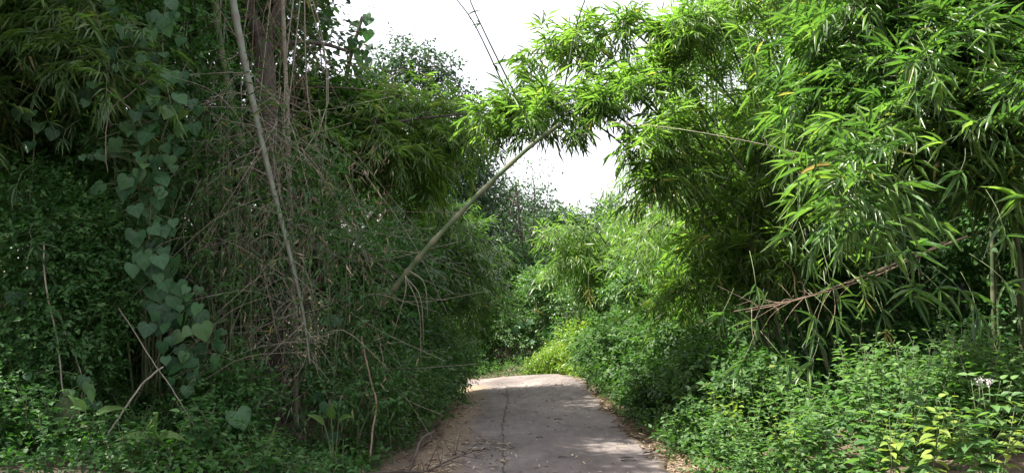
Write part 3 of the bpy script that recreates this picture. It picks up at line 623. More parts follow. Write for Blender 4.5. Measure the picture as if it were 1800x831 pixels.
# ------------------------------------------------------------------ the big heart leaved vine
rng = np.random.default_rng(103)
def hv(x, y, s): return (x / 1.978, y / 1.978, s / 1.95)
def hw(x, y, s): return (x / 1.929, 400 + y / 1.929, s / 1.95)
H = [hv(*t) for t in ((570, 85, 62), (530, 125, 62), (430, 110, 55), (410, 165, 52), (370, 195, 60), (490, 205, 55), (510, 240, 42), (395, 235, 50), (570, 190, 42), (600, 20, 52), (590, 270, 82), (560, 290, 60), (320, 295, 42), (300, 330, 60),
     (625, 345, 62), (665, 360, 52), (500, 360, 60), (580, 395, 50), (440, 445, 50), (555, 440, 78), (490, 470, 70), (625, 455, 66), (405, 505, 58), (600, 505, 58), (550, 515, 62), (355, 545, 46), (318, 545, 36), (540, 570, 60),
     (460, 635, 92), (520, 630, 56), (570, 630, 60), (555, 665, 42), (340, 660, 60), (505, 695, 52), (550, 705, 62), (515, 745, 66), (575, 795, 62), (540, 60, 50), (585, 110, 55), (470, 150, 45), (535, 330, 55), (470, 405, 50), (590, 560, 50), (490, 560, 45))]
H += [hw(*t) for t in ((465, 40, 62), (470, 85, 66), (530, 65, 62), (555, 15, 60), (545, 115, 70), (515, 140, 82), (450, 145, 60), (575, 155, 56), (480, 195, 56), (530, 225, 88), (610, 210, 62), (650, 235, 42), (595, 255, 70), (628, 310, 74), (690, 310, 60), (690, 355, 72),
     (540, 290, 70), (545, 340, 70), (665, 435, 84), (725, 460, 66), (685, 485, 52), (655, 515, 56), (590, 480, 60), (600, 375, 60), (500, 100, 55), (560, 200, 55), (640, 270, 55), (660, 330, 50), (575, 310, 55), (620, 440, 50), (730, 395, 50))]
vb = gpt(*at(365, 640, 8.5)[:2])
vine = empty('heart_leaved_vine', vb, 'climbing vine with large heart shaped leaves hanging down the left thicket', 'vine')
def heart_leaf(owner, px, py, s, d, mat=M_HEART, rnd=None, flat=1.0, name='leaf'):
    c = at(px, py, d); L = s * d / F * rng.uniform(.95, 1.15); dr = np.array((rng.normal(0, .5), -.30 + rng.normal(0, .25), -1 + rng.normal(0, .2))); u = np.array((rng.normal(.05, .5), -1 + rng.normal(0, .2), .6 + rng.normal(0, .45)))
    dr = nrm(dr); return leaf_object('heart', mat, owner, c - dr * L * .5, dr, u, L, L * rng.uniform(1.0, 1.22), name, rng.random() * .9 if rnd is None else rnd), c - dr * L * .4
axis_pts = [(300, -60), (292, 0), (285, 60), (290, 140), (300, 190), (285, 240), (270, 300), (265, 360), (262, 420), (262, 480), (275, 530), (315, 570), (345, 600), (365, 650)]
ax3 = spline([at(x, y, 8.35) for x, y in axis_pts], 60); ax3 = np.vstack((ax3, [vb - np.array((0, 0, .05))]))
g = Geo(); tube(g, ax3, .012, .012, 5); g.build('stem', M_STEM, vine, smooth=True)
g = Geo()
H = [(x, y, s * .80) for x, y, s in H] + [(x + rng.normal(0, 13), y + rng.normal(0, 14), s * rng.uniform(.45, .75)) for x, y, s in H] + [(x + rng.normal(0, 16), y + rng.normal(0, 14), s * rng.uniform(.5, .8)) for x, y, s in H if rng.random() < .9]
for x, y, s in H:
    o, p = heart_leaf(vine, x, y, s, rng.uniform(7.9, 8.4)); q = ax3[np.argmin(((ax3 - p) ** 2).sum(1))]
    tube(g, spline([q, (p + q) / 2 + np.array((0, -.03, .05)), p], 5), .004, .003, 4)
g.build('petiole', M_STEM, vine, 'stuff')
heart_leaf(vine, 313, 202, 27, 8.2, M_BROAD, .9)
# a smaller heart leaved creeper at the left edge and lower left
def small_vine(label, items, stem, d, mat=M_HEART, dark=None, grp=None):
    b_ = at(*stem[-1], d); b_[2] = float(gz(b_[0], d)) - .03; e = empty('heart_leaved_vine', b_, label, 'vine', grp)
    p = np.vstack((spline([at(x, y, d + .12) for x, y in stem], 24), [b_])); g = Geo(); tube(g, p, .009, .009, 5); P = Geo()
    for x, y, s in items:
        o, q = heart_leaf(e, x, y, s, d + rng.uniform(-.15, .1), mat); k_ = p[np.argmin(((p - q) ** 2).sum(1))]; tube(P, spline([k_, (k_ + q) / 2 + np.array((0, 0, .04)), q], 4), .004, .003, 4)
    g.build('stem', M_STEM, e); P.build('petiole', M_STEM, e, 'stuff'); return e
small_vine('few heart shaped leaves on a creeper at the far left edge', [hw(*t) for t in ((85, 170, 34), (125, 175, 40), (80, 245, 40), (45, 240, 42), (30, 335, 42), (40, 380, 52), (180, 210, 36), (140, 460, 36))], [(75, 475), (45, 520), (30, 590), (20, 660), (20, 740)], 7.9)
small_vine('small heart leaved creeper at lower left under the slanting dark stem', [hw(*t) for t in ((280, 525, 40), (295, 545, 36), (310, 570, 42), (330, 605, 32), (235, 562, 28), (95, 505, 30), (240, 605, 26), (275, 690, 28), (230, 655, 26), (290, 600, 40))], [(145, 660), (150, 690), (140, 720), (135, 760)], 7.6)
small_vine('heart shaped leaves dangling beside the bamboo sprays at upper left', [hv(*t) for t in ((100, 400, 42), (130, 445, 36), (180, 470, 42), (100, 510, 42), (60, 400, 40), (380, 20, 40), (395, 45, 40), (225, 10, 50))], [(110, 10), (80, 120), (55, 200), (60, 260), (40, 500), (30, 740)], 8.3)
small_vine('single bluish heart leaf low beside the plants left of the lane', [(423, 737, 34)], [(424, 722), (426, 750), (428, 770)], 8.0)
small_vine('pair of pale green heart leaves half way down the dead twigs', [(590, 565, 18), (572, 565, 15), (575, 720, 22), (590, 715, 24), (585, 770, 26), (560, 700, 20)], [(600, 550), (590, 600), (585, 700), (580, 770)], 8.8)

# ------------------------------------------------------------------ dark forked tree, the vine hung snag
rng = np.random.default_rng(104)
b = gpt(*at(470, 600, 11.2)[:2])
e = empty('forked_tree', b, 'dark forked tree trunk draped with dry creepers, upper left', 'tree')
g = Geo(); tube(g, spline([b - np.array((0, 0, .3)), at(478, 500, 11.2), at(474, 300, 11.2), at(468, 160, 11.2), at(462, 70, 11.2)], 18), .19, .13, 10); g.build('trunk', M_BARK, e, smooth=True)
for pts, r in ((((462, 75), (440, 20), (425, -60), (400, -200)), .10), (((462, 80), (490, 20), (497, -80), (500, -260)), .11), (((470, 150), (450, 110), (425, 90), (400, 95)), .05), (((475, 85), (520, 75), (570, 78), (610, 90)), .04)):
    g = Geo(); tube(g, spline([at(x, y, 11.2) for x, y in pts], 12), r, r * .6, 8); g.build('limb', M_BARK, e, smooth=True)
cl = [(at(px, py, dd), r) for px, py, dd, r in ((420, -180, 11.5, 1.2), (500, -240, 11.6, 1.3), (330, -160, 11.2, 1.2), (560, -70, 11.6, .55), (540, -130, 11.6, .8), (250, -130, 11, 1.1), (450, -330, 11.5, 1.4), (520, 20, 11.5, .35), (560, 40, 11.4, .3), (300, -330, 11.5, 1.4), (180, -220, 11, 1.3))]
c_ = np.array([q[0] for q in cl]); r_ = np.array([q[1] for q in cl]); n = 2600; idx = rng.choice(len(cl), n, p=r_ ** 2 / (r_ ** 2).sum()); dv = nrm(rng.normal(0, 1, (n, 3)))
pos, d, up, si = sprays(c_[idx] + dv * (r_[idx] * rng.random(n) ** .5)[:, None], dv, 6, .24, (75, 20), .35, .3); g = Geo(); sc = rng.uniform(.7, 1.2, len(pos)); leaves(g, OVATE, pos, d, up, .13 * sc, .07 * sc); g.build('crown', M_TREE, e, 'stuff')
# snag
b = gpt(*at(590, 600, 14.0)[:2]); e = empty('vine_covered_snag', b, 'leaning dead snag hung with dark heart shaped leaves against the sky', 'tree')
g = Geo(); tube(g, spline([b - np.array((0, 0, .2)), at(588, 420, 14), at(598, 240, 14), at(612, 120, 14), at(637, 30, 14)], 16), .07, .03, 7); g.build('trunk', M_BARK, e, smooth=True)
for x, y, s in ((585, 75, 36), (545, 85, 30), (560, 115, 28), (585, 125, 42), (565, 155, 36), (535, 155, 36), (595, 165, 26), (550, 185, 32), (575, 190, 32), (585, 210, 32), (555, 210, 36), (520, 178, 30), (575, 235, 32), (555, 265, 42), (605, 265, 30), (540, 235, 26), (560, 290, 34), (585, 62, 28), (430, 20, 40), (440, 60, 50), (400, 30, 40), (460, 40, 30), (545, 300, 30), (500, 215, 28), (480, 185, 24), (570, 320, 30)):
    heart_leaf(e, 350 + x / 1.978, y / 1.978, s / 1.9, 13.9 + rng.normal(0, .12), M_HEART)
liana('thin dead stem beside the leaf hung snag against the sky', [(585, 300), (575, 200), (568, 120), (560, 60)][::-1], [13.5] * 4, .012, M_TWIG_RED)
# loose dead twigs poking out into the sky from the left
for lab, pa in (('hair thin twig reaching level into the sky at the very top left', [(560, 2), (600, 9), (640, 11), (668, 13)]), ('hair thin twig reaching into the sky below the topmost one', [(560, 60), (610, 55), (660, 58), (715, 62)]), ('fine dry twig bending up beside the leaf hung snag', [(600, 150), (640, 110), (655, 70), (660, 45)])):
    liana(lab, pa[::-1], [12.5] * 4, .005, M_TWIG, 'twig')
liana('bare thin shoot pointing down left in the open sky', [(722, 38), (735, 58), (750, 90), (760, 115)], [14.0] * 4, .007, M_TWIG_RED, 'twig')

# ------------------------------------------------------------------ background trees
rng = np.random.default_rng(105)
def crown(px, py, d, spec):
    return [(at(px + dx, py + dy, d + dz), r) for dx, dy, dz, r in spec]
tree('forest_tree', 'rounded grey green tree against the sky behind the leaf hung snag', gpt(-4.2, 29), crown(735, 240, 28, [(-60, -110, 0, .9), (-30, -140, .5, .9), (10, -120, 0, .8), (45, -110, .3, .8), (70, -60, 0, .9), (-70, -50, 0, 1.0), (0, -60, 1, 1.3), (30, 0, 0, 1.4), (80, 30, .5, 1.1), (95, 90, 0, 1.0), (-50, 20, 0, 1.3), (20, 90, 0, 1.4), (60, 150, 0, 1.4), (-60, 110, 0, 1.4), (0, 200, 0, 1.5)]), 5200, .17, .085, M_TREE_GREY, .2)
tree('forest_tree', 'dark open crowned tree left of the gap of sky', gpt(-2.2, 31), crown(800, 330, 30, [(-20, -60, 0, 1.1), (30, -50, 0, .9), (0, 0, 0, 1.3), (45, 0, 0, 1.1), (-50, 20, 0, 1.3), (20, 60, 0, 1.5), (-20, 110, 0, 1.5), (50, 100, 0, 1.4), (0, 180, 0, 1.6)]), 3600, .17, .085, M_TREE, .18)
tree('forest_tree', 'broad blue green tree below the gap of sky, beyond the bend', gpt(-.2, 42), crown(895, 452, 40, [(-60, -70, 0, 1.5), (-20, -90, 0, 1.4), (25, -92, 0, 1.4), (55, -60, 0, 1.3), (-30, -20, -1, 1.9), (30, -10, -1, 1.9), (-70, 10, 0, 1.8), (70, 10, 0, 1.6), (0, 50, -1, 2.2), (50, 90, 0, 2.0), (-50, 90, 0, 2.0), (-90, -30, 0, 1.6)]), 6500, .21, .11, M_TREE_GREY, .24)
tree('forest_tree', 'shadowy tree with a pale straight trunk beyond the sunlit bush', gpt(1.6, 36), crown(985, 470, 36, [(-30, -60, 0, 1.2), (10, -70, 0, 1.2), (45, -50, 0, 1.3), (-40, 0, 0, 1.4), (20, -10, 0, 1.4), (60, 20, 0, 1.4), (0, 40, .5, 1.3)]), 3600, .19, .10, M_TREE, .13, bark=M_BARK_PALE)
tree('forest_tree', 'small far tree peeping through the gap of sky on the right', gpt(7.2, 62), crown(1062, 400, 60, [(0, -30, 0, 1.2), (-14, -10, 0, 1.2), (18, -12, 0, 1.3), (0, 15, 0, 1.8), (-25, 30, 0, 1.8), (30, 25, 0, 1.8), (0, 60, 0, 2.2), (-50, 50, 0, 2), (50, 60, 0, 2)]), 3000, .28, .15, M_TREE_GREY, .22)
tree('forest_tree', 'thin leafed tree top spreading into the gap of sky behind the pole', gpt(.8, 34), crown(905, 330, 33, [(-20, -30, 0, .7), (30, -35, 0, .7), (60, -20, 0, .6), (0, 10, 0, .9), (-50, 0, 0, .8), (-30, 60, 0, 1.2), (20, 70, 0, 1.3)]), 260, .16, .07, M_TREE, .12)
# forest walls that close the view on both sides and beyond
bgtrees = []
for (x, y, h, r, mt) in ((-9.5, 14, 8.5, 1.9, 0), (-9, 19, 9.5, 2.0, 0), (-12, 9, 9, 2.1, 0), (-8.2, 25, 9, 2.0, 1), (-13, 17, 10, 2.2, 0), (-6.5, 31, 8, 2.0, 0), (-9.6, 5.5, 8, 1.9, 0), (-5.6, 37, 8.0, 2.0, 1),
                         (10, 12, 8, 1.9, 0), (9.4, 17, 9, 2.0, 0), (8.4, 24, 8.0, 2.0, 0), (11.5, 7.5, 8, 2.0, 0), (6.6, 31, 3.6, 1.6, 0), (4.6, 41, 2.4, 1.6, 1), (13, 21, 9, 2.0, 0), (-2.6, 50, 4.2, 2.2, 1), (2.6, 52, 2.6, 2.0, 1), (-9, 46, 11, 2.6, 0), (9.5, 44, 4.0, 2.3, 0)):
    b = gpt(x, y); sp = []
    for i in range(11):
        a_ = rng.uniform(0, 6.28); q = math.sqrt(rng.random()) * r * 1.25; zf = rng.uniform(.12, 1); sp.append((b + np.array((math.cos(a_) * q * (1.15 - .5 * zf), math.sin(a_) * q * (1.15 - .5 * zf), zf * h)), r * rng.uniform(.5, .8)))
    side = 'left of the lane' if x < -4.5 else ('right of the lane' if x > 4.5 else 'beyond the bend')
    tree('forest_tree', 'dark leafy tree of the forest wall standing well back %s' % side, b, sp, 1100, .28, .14, (M_TREE, M_TREE_GREY)[mt], .17, group='forest wall trees ' + side)

rng = np.random.default_rng(77)  # tall trees added mostly above the view, their crowns shading the lane
for (x, y, lab) in ((-6.8, 4.0, 'left of the camera'), (-6.6, 8.0, 'over the heart leaved vine'), (-6.2, 12.2, 'behind the dark forked trunk'), (-6.2, 15.8, 'behind the drooping bamboo')):
    b = gpt(x, y); tree('shade_tree', 'added shade tree with a high crown ' + lab, b, [(b + np.array((1.6 * math.sin(q * 2.4) * (q / 16) ** .5, 2.0 * math.cos(q * 2.4) * (q / 16) ** .5, rng.uniform(7.2, 9.4))), rng.uniform(.9, 1.2)) for q in range(16)], 3000, .18, .10, M_TREE, .16)
for (x, y, h) in ((8.6, 9.0, 5.5), (9.2, 13.6, 7.0), (7.4, 15.5, 6.0), (7.0, 20.0, 6.5), (12.2, 24.0, 6.0), (14.5, 27.5, 6.5), (11.0, 20.5, 5.0)):
    b = gpt(x, y); sp = [(b + np.array((rng.normal(0, .9), rng.normal(0, .9), rng.uniform(.3, h))), rng.uniform(.8, 1.2)) for _ in range(12)]
    tree('forest_tree', 'dark leafy tree of the forest wall standing well back right of the lane', b, sp, 2400, .18, .09, M_TREE, .14, group='forest wall trees right of the lane')
for px, d in ((60, 12.5), (190, 13.0), (300, 13.4), (390, 14.0)):
    b = gpt(*at(px, 600, d)[:2]); sp = [(b + np.array((rng.normal(0, .7), rng.normal(0, .5), h + rng.normal(0, .2))), rng.uniform(.7, 1.0)) for h in np.linspace(.5, 7.5, 14)]
    tree('forest_tree', 'dark leafy tree of the forest wall standing well back left of the lane', b, sp, 2300, .16, .085, M_TREE, .12, group='forest wall trees left of the lane')
# ------------------------------------------------------------------ bushes
rng = np.random.default_rng(106)
# left wall: fine leaved creeper masses
def px_lumps(items): return [(at(px, py, d), r) for px, py, d, r in items]
LB = [('fine leaved creeper draped over the thicket at the left edge', (60, 8.6), [(30, 350, 8.4, .45), (90, 370, 8.4, .45), (150, 400, 8.3, .45), (60, 430, 8.2, .5), (190, 440, 8.4, .45), (20, 520, 8.2, .5), (120, 490, 8.2, .5), (200, 500, 8.3, .35), (80, 570, 8.0, .5), (160, 560, 8.1, .4), (10, 610, 7.9, .4), (-40, 420, 8.5, .6)], 2600, .062, .034),
      ('narrow leaved creeper climbing through the dead canes left of the grey pole', (420, 9.0), [(360, 200, 9.2, .4), (400, 260, 9.0, .35), (350, 330, 9.0, .35), (420, 350, 8.9, .3), (390, 430, 8.9, .3), (440, 480, 8.9, .25), (360, 500, 9.0, .3), (410, 560, 8.9, .25), (340, 110, 9.4, .4), (400, 150, 9.4, .35)], 400, .10, .026),
      ('leafy creeper scrambling through the dead canes right of the grey pole', (600, 9.0), [(560, 330, 9.4, .35), (620, 380, 9.2, .35), (540, 420, 9.0, .25), (640, 470, 9.1, .35), (580, 500, 9.0, .28), (660, 560, 9.2, .28), (620, 580, 9.0, .25), (560, 260, 9.8, .4), (700, 400, 10.2, .35), (640, 540, 9.6, .3), (640, 610, 9.3, .3)], 500, .085, .028),
      ('leafy creeper filling the shade behind the left edge', (40, 9.6), [(-20, 180, 9.6, .7), (60, 230, 9.6, .6), (140, 280, 9.6, .6), (200, 350, 9.6, .5), (30, 300, 9.4, .6), (120, 180, 9.8, .6), (210, 230, 9.6, .5), (100, 360, 9.4, .5), (0, 90, 9.8, .8), (130, 90, 10, .7)], 1100, .09, .045),
      ('dark leafy creeper low at the left edge under the draped one', (60, 8.2), [(10, 680, 7.7, .38), (70, 650, 7.9, .40), (140, 640, 8.1, .35), (60, 720, 7.5, .35), (0, 640, 8.0, .5), (170, 610, 8.3, .3)], 800, .06, .033),
      ('leafy green creeper behind the heart leaved vine', (260, 9.2), [(240, 60, 9.2, .5), (300, 120, 9.2, .5), (240, 200, 9.1, .45), (310, 260, 9.2, .4), (200, 280, 9.0, .45), (230, 380, 9.0, .4), (330, 40, 9.4, .6), (250, 330, 9.1, .4), (180, 120, 9.0, .5), (320, 180, 9.3, .4), (240, -40, 9.2, .7), (330, -60, 9.5, .7)], 1000, .085, .05),
      ('leafy bush at the foot of the heart leaved vine', (400, 8.5), [(385, 690, 8.3, .28), (420, 660, 8.4, .28), (360, 720, 8.1, .28), (440, 700, 8.3, .28), (400, 730, 8.0, .25), (340, 680, 8.4, .22)], 620, .06, .032),
      ('broad leaved bush high behind the dry twigs near the snag', (560, 12.5), [(540, 160, 12.4, .5), (580, 200, 12.4, .5), (545, 230, 12.2, .5), (610, 230, 12.6, .45), (520, 130, 12.2, .4), (590, 150, 12.6, .35), (640, 200, 13, .5), (670, 180, 13.2, .4)], 700, .11, .07),
      ('ferny bush at the foot of the leaning pole', (600, 9.4), [(560, 640, 9.2, .3), (600, 660, 9.0, .32), (640, 690, 8.8, .3), (620, 620, 9.4, .32), (680, 700, 9.0, .28), (580, 700, 8.7, .28), (690, 650, 9.6, .3)], 560, .055, .03),
      ('bushy verge plants left of the lane past the fallen branch', (720, 11.2), [(690, 740, 9.6, .25), (720, 720, 10.4, .3), (740, 690, 11.2, .35), (700, 680, 10.6, .4), (730, 640, 11.6, .4), (690, 620, 11.0, .4), (760, 660, 12.2, .35), (750, 700, 11.0, .25)], 1150, .052, .028),
      ('dense small leaved bush on the left verge short of the bend', (760, 14.5), [(760, 640, 13.6, .4), (780, 660, 14.4, .4), (790, 620, 15, .45), (755, 600, 14, .5), (800, 680, 14.8, .26), (805, 650, 15.6, .35), (770, 680, 13.4, .3), (740, 570, 13.6, .5)], 1300, .055, .03),
      ('leafy bush on the left verge at the start of the bend', (790, 18.5), [(800, 640, 18, .5), (790, 600, 18, .6), (805, 660, 17.6, .35), (780, 560, 18.4, .7), (760, 520, 18, .7), (735, 480, 17.6, .8), (812, 615, 18.8, .4)], 1200, .07, .038)]
for lab, (px, d), items, n, L_, W_ in LB:
    broadleaf('bush', lab, gpt(*at(px, 600, d)[:2]), px_lumps(items), None, L_, W_, n, M_SMALL if d < 10.5 else M_VERGE, tpl=OVATE if d < 10.5 else QUAD)
# dark undergrowth that fills the left shade
for px, d, h in ((40, 10, 3.0), (150, 10.2, 3.2), (270, 10.3, 2.6), (390, 10.6, 2.6), (500, 11.2, 2.8), (600, 11.6, 2.6), (660, 12.6, 2.6), (700, 14.4, 2.8), (720, 16.5, 3)):
    b = gpt(*at(px, 600, d)[:2]); broadleaf('undergrowth_bush', 'dark leafy undergrowth bush in the shade behind the left wall of plants', b, lumps_for(b, .9, .7, h, 10, .5), None, .11, .06, 620, M_SMALL, tpl=QUAD, group='shaded undergrowth left')
for x, y, h in ((8.2, 10.8, 2.6), (7.2, 12.4, 2.8), (9.0, 9.4, 2.4), (6.2, 12.0, 2.2), (9.6, 11.4, 3.2), (4.9, 12.2, 2.0), (4.2, 14, 2.4), (4.2, 16.2, 2.6), (4.0, 19.2, 2.8), (4.2, 21.5, 2.6), (7.2, 11.5, 3.0)):
    b = gpt(x, y); broadleaf('undergrowth_bush', 'dark leafy undergrowth bush in the shade under the right bamboo', b, lumps_for(b, .8, .7, h, 9, .45), None, .11, .06, 520, M_SMALL, tpl=QUAD, group='shaded undergrowth right')
# right verge: a bank of small leaved bushes along the lane
RB = [(1.95, 20.6, .7, 1.1), (2.3, 19.2, .75, 1.3), (2.35, 17.8, .75, 1.35), (2.45, 16.4, .75, 1.35), (2.5, 15.0, .75, 1.3), (2.55, 13.7, .75, 1.3), (2.65, 12.4, .75, 1.2), (2.75, 11.2, .7, 1.05), (2.85, 10.1, .65, .9)]
names = ['at the bend', 'second from the bend', 'third from the bend', 'fourth from the bend', 'half way along', 'fourth before the tall weeds', 'third before the tall weeds', 'second before the tall weeds', 'beside the tall weeds']
for (x, y, r, h), nm in zip(RB, names):
    b = gpt(x, y); broadleaf('verge_bush', 'small leaved green bush in the right verge row, ' + nm, b, lumps_for(b, r, .9, h, 14, .30, .05), None, .085, .054, 640, M_GRASS if nm == 'at the bend' else M_VERGE, group='right verge bushes', stem_r=.008)
# bushes round the bend
for lab, x, y, rx, h, L_, W_, mt, n in (('sunlit rounded bush overgrown with creepers straight ahead at the bend', 1.1, 25.2, 1.0, 2.5, .13, .05, M_WEED, 1700), ('shaded bush with narrow leaves ahead at the bend, left of the sunlit one', -.6, 25.9, 1.0, 2.0, .15, .045, M_VERGE, 1400),
      ('bright leafy bush right of the bend under the pale bamboo sprays', 2.3, 23.6, .9, 2.4, .10, .05, M_WEED, 1500), ('tall leafy bush behind the right verge row near the bend', 3.1, 21.0, .9, 2.6, .10, .05, M_WEED, 1500), ('dark bush at the far left of the bend', -2.3, 25.6, 1.0, 1.9, .12, .06, M_VERGE, 1200), ('shadowy bush behind the bend on the left', -3.6, 27.4, 1.4, 3.4, .15, .07, M_SMALL, 1400), ('dark bush closing the view behind the sunlit bush', .3, 29.0, 1.6, 3.0, .15, .07, M_SMALL, 1400), ('dark bush behind the bright one right of the bend', 3.4, 27.5, 1.5, 3.2, .15, .07, M_SMALL, 1400)):
    b = gpt(x, y); broadleaf('bush', lab, b, lumps_for(b, rx, .9, h, 14, .42, .1), None, L_, W_, n, mt, tpl=QUAD)
# a small creeper of round leaves on the sunlit bush
items = [(905 + rng.normal(0, 9) + i * 6.2, 575 + rng.normal(0, 18) + i * 1.6, rng.uniform(9, 13)) for i in range(14)]
small_vine('round leaved creeper on the bush straight ahead at the bend', items, [(920, 560), (945, 590), (965, 620), (970, 640)], 24.8)
# dead tops standing over the sunlit bush
for lab, px, y0 in (('pale dead stalk standing over the sunlit bush, left one', 940, 470), ('pale dead stalk standing over the sunlit bush, right one', 963, 480)):
    q = gpt(*at(px, 600, 26.3)[:2]); p = spline([q, at(px + 4, 560, 26.3), at(px - 2, y0, 26.3)], 14); e = empty('dead_stalk', q, lab, 'stalk'); g = Geo(); tube(g, p, .03, .012, 5); g.build('stem', M_TWIG, e)
    g = Geo(); n = 26; o_ = p[rng.integers(7, 14, n)]; leaves(g, LANCE, o_, rng.normal(0, .5, (n, 3)) + (0, 0, -1), rng.normal(0, 1, (n, 3)), rng.uniform(.2, .4, n), .06); g.build('dead_leaves', M_DRYLEAF, e, 'stuff')

# ------------------------------------------------------------------ tall weeds in the lower right corner
rng = np.random.default_rng(107)
def weed_mesh(h, nb, L, mat, seed, branch=3, tpl=OVATE_HI):
    r = np.random.default_rng(seed); S = Geo(); G = Geo()
    ax = [spline([(0, 0, -.06), (r.normal(0, .04), r.normal(0, .04), h * .5), (r.normal(0, .1), r.normal(0, .1), h)], 14)]
    for i in range(branch):
        p0 = ax[0][r.integers(3, 9)]; a_ = r.uniform(0, 6.28); ln = h * r.uniform(.35, .6); ax.append(spline([p0, p0 + np.array((math.cos(a_) * ln * .35, math.sin(a_) * ln * .35, ln * .4)), p0 + np.array((math.cos(a_) * ln * .55, math.sin(a_) * ln * .55, ln * .85))], 9))
    for b_i, p in enumerate(ax):
        tube(S, p, .006 if b_i == 0 else .004, .002, 5); m = nb if b_i == 0 else nb // 2 + 2
        for j in range(m):
            t = .12 + .88 * j / (m - 1); q = p[int(t * (len(p) - 1))]; az = j * 1.57 + r.normal(0, .3)
            for s in (0, math.pi):
                dr = np.array((math.cos(az + s), math.sin(az + s), r.uniform(-.35, .25) + .35 * (t > .85))); l_ = L * (1.1 - .55 * t) * r.uniform(.75, 1.2)
                leaves(G, tpl, (q + dr * .02)[None], dr[None], np.array([[r.normal(0, .25), r.normal(0, .25), 1]]), l_, l_ * r.uniform(.55, .68), np.array([r.random() * .93]))
    return S.mesh('stem', M_STEM), G.mesh('foliage', mat)
WM = [weed_mesh(h * 1.12, nb, L * 1.12, M_WEED, 40 + i, br) for i, (h, nb, L, br) in enumerate(((.85, 9, .15, 3), (1.0, 10, .12, 4), (.7, 7, .19, 2), (1.1, 11, .13, 4), (.55, 7, .10, 3)))]
WY = [weed_mesh(.75, 9, .13, M_WEED_Y, 60, 2), weed_mesh(.95, 10, .12, M_WEED_Y, 61, 2)]
def weed(variant, x, y, rz, s, label, group=None, name='leafy_weed'):
    e = empty(name, gpt(x, y), label, 'weed', group); e.rotation_euler = (rng.normal(0, .08), rng.normal(0, .08), rz); e.scale = (s, s, s)
    for nm, me in zip(('stem', 'foliage'), variant):
        o = bpy.data.objects.new(nm, me); col.objects.link(o); o.parent = e
        if nm == 'foliage': o['kind'] = 'stuff'
    return e
cnt = 0
for tries in range(900):
    d = rng.uniform(6.4, 10.2); x = rng.uniform(1.9, 6.6)
    if x > .67 * d + .3 or x < 1.95 + max(0, (8.2 - d)) * .28: continue
    if cnt >= 170: break
    hmax = 1.0 if x > 3 else .62 + .35 * (x - 2)
    cnt += 1
    v_ = WM[rng.integers(0, 5)]
    weed(v_, x, d, rng.uniform(0, 6.28), hmax * rng.uniform(.66, 1.02), 'broad leaved green weed in the dense patch at lower right', 'green weeds at lower right')
def ground_under(px, py_top, h):        # where a weed of height h must stand for its top to be seen at (px, py_top)
    for d in np.arange(5.5, 11, .05):
        p = at(px, py_top, d)
        if p[2] - float(gz(p[0], d)) <= h: return p[0], d
    return p[0], d
for px, py, h, s, lab in ((1555, 760, .62, .8, 'yellow green weed in the middle of the patch at lower right'), (1395, 735, .7, .75, 'yellowing weed in the left half of the weed patch'), (1640, 690, .95, 1.0, 'lime green weed top standing above the right half of the patch'), (1735, 725, .8, .9, 'pale yellow green weed near the right edge'), (1310, 672, .9, .9, 'single upright lime weed at the back left of the patch')):
    x, y = ground_under(px, py, h); weed(WY[rng.integers(0, 2)], x, y, rng.uniform(0, 6), s, lab)
# flowering weeds
for px, py, h, lab in ((1738, 665, 1.05, 'weed topped with small whitish flowers near the right edge'), (1722, 690, .95, 'second weed with small whitish flowers, just left of the tallest one')):
    x, y = ground_under(px, py, h); e = weed(WM[1], x, y, 1.0, .95, lab, name='flowering_weed'); e.rotation_euler = (0, 0, 1)
    g = Geo(); n = 60; c = np.array((0, 0, 1.08)) + rng.normal(0, .016, (n, 3)); leaves(g, QUAD, c, rng.normal(0, 1, (n, 3)) + (0, 0, .5), rng.normal(0, 1, (n, 3)), .016, .010)
    o = bpy.data.objects.new('flower', g.mesh('flower', M_PETAL)); col.objects.link(o); o.parent = e
    g = Geo(); tube(g, [(0, 0, .9), (0, 0, 1.08)], .004, .003, 4); o = bpy.data.objects.new('flower_stalk', g.mesh('flower_stalk', M_STEM)); col.objects.link(o); o.parent = e

# weeds along the foot of the left wall
WL = [weed_mesh(h, nb, L, M_SMALL, 80 + i, br) for i, (h, nb, L, br) in enumerate(((.5, 8, .12, 3), (.4, 7, .11, 3), (.62, 9, .11, 3)))]
cnt = 0
for tries in range(900):
    d = rng.uniform(6.3, 9.4); x = rng.uniform(-6, -1.5)
    if x < -.69 * d or x > -1.35 - max(0, d - 8.6) * .2 or (-2.9 < x < -1.9 and d > 7.3 and rng.random() < .6): continue
    if cnt >= 120: break
    cnt += 1; weed(WL[rng.integers(0, 3)], x, d, rng.uniform(0, 6.28), rng.uniform(.6, 1.1), 'low dark green weed along the foot of the left thicket', 'low weeds at lower left')
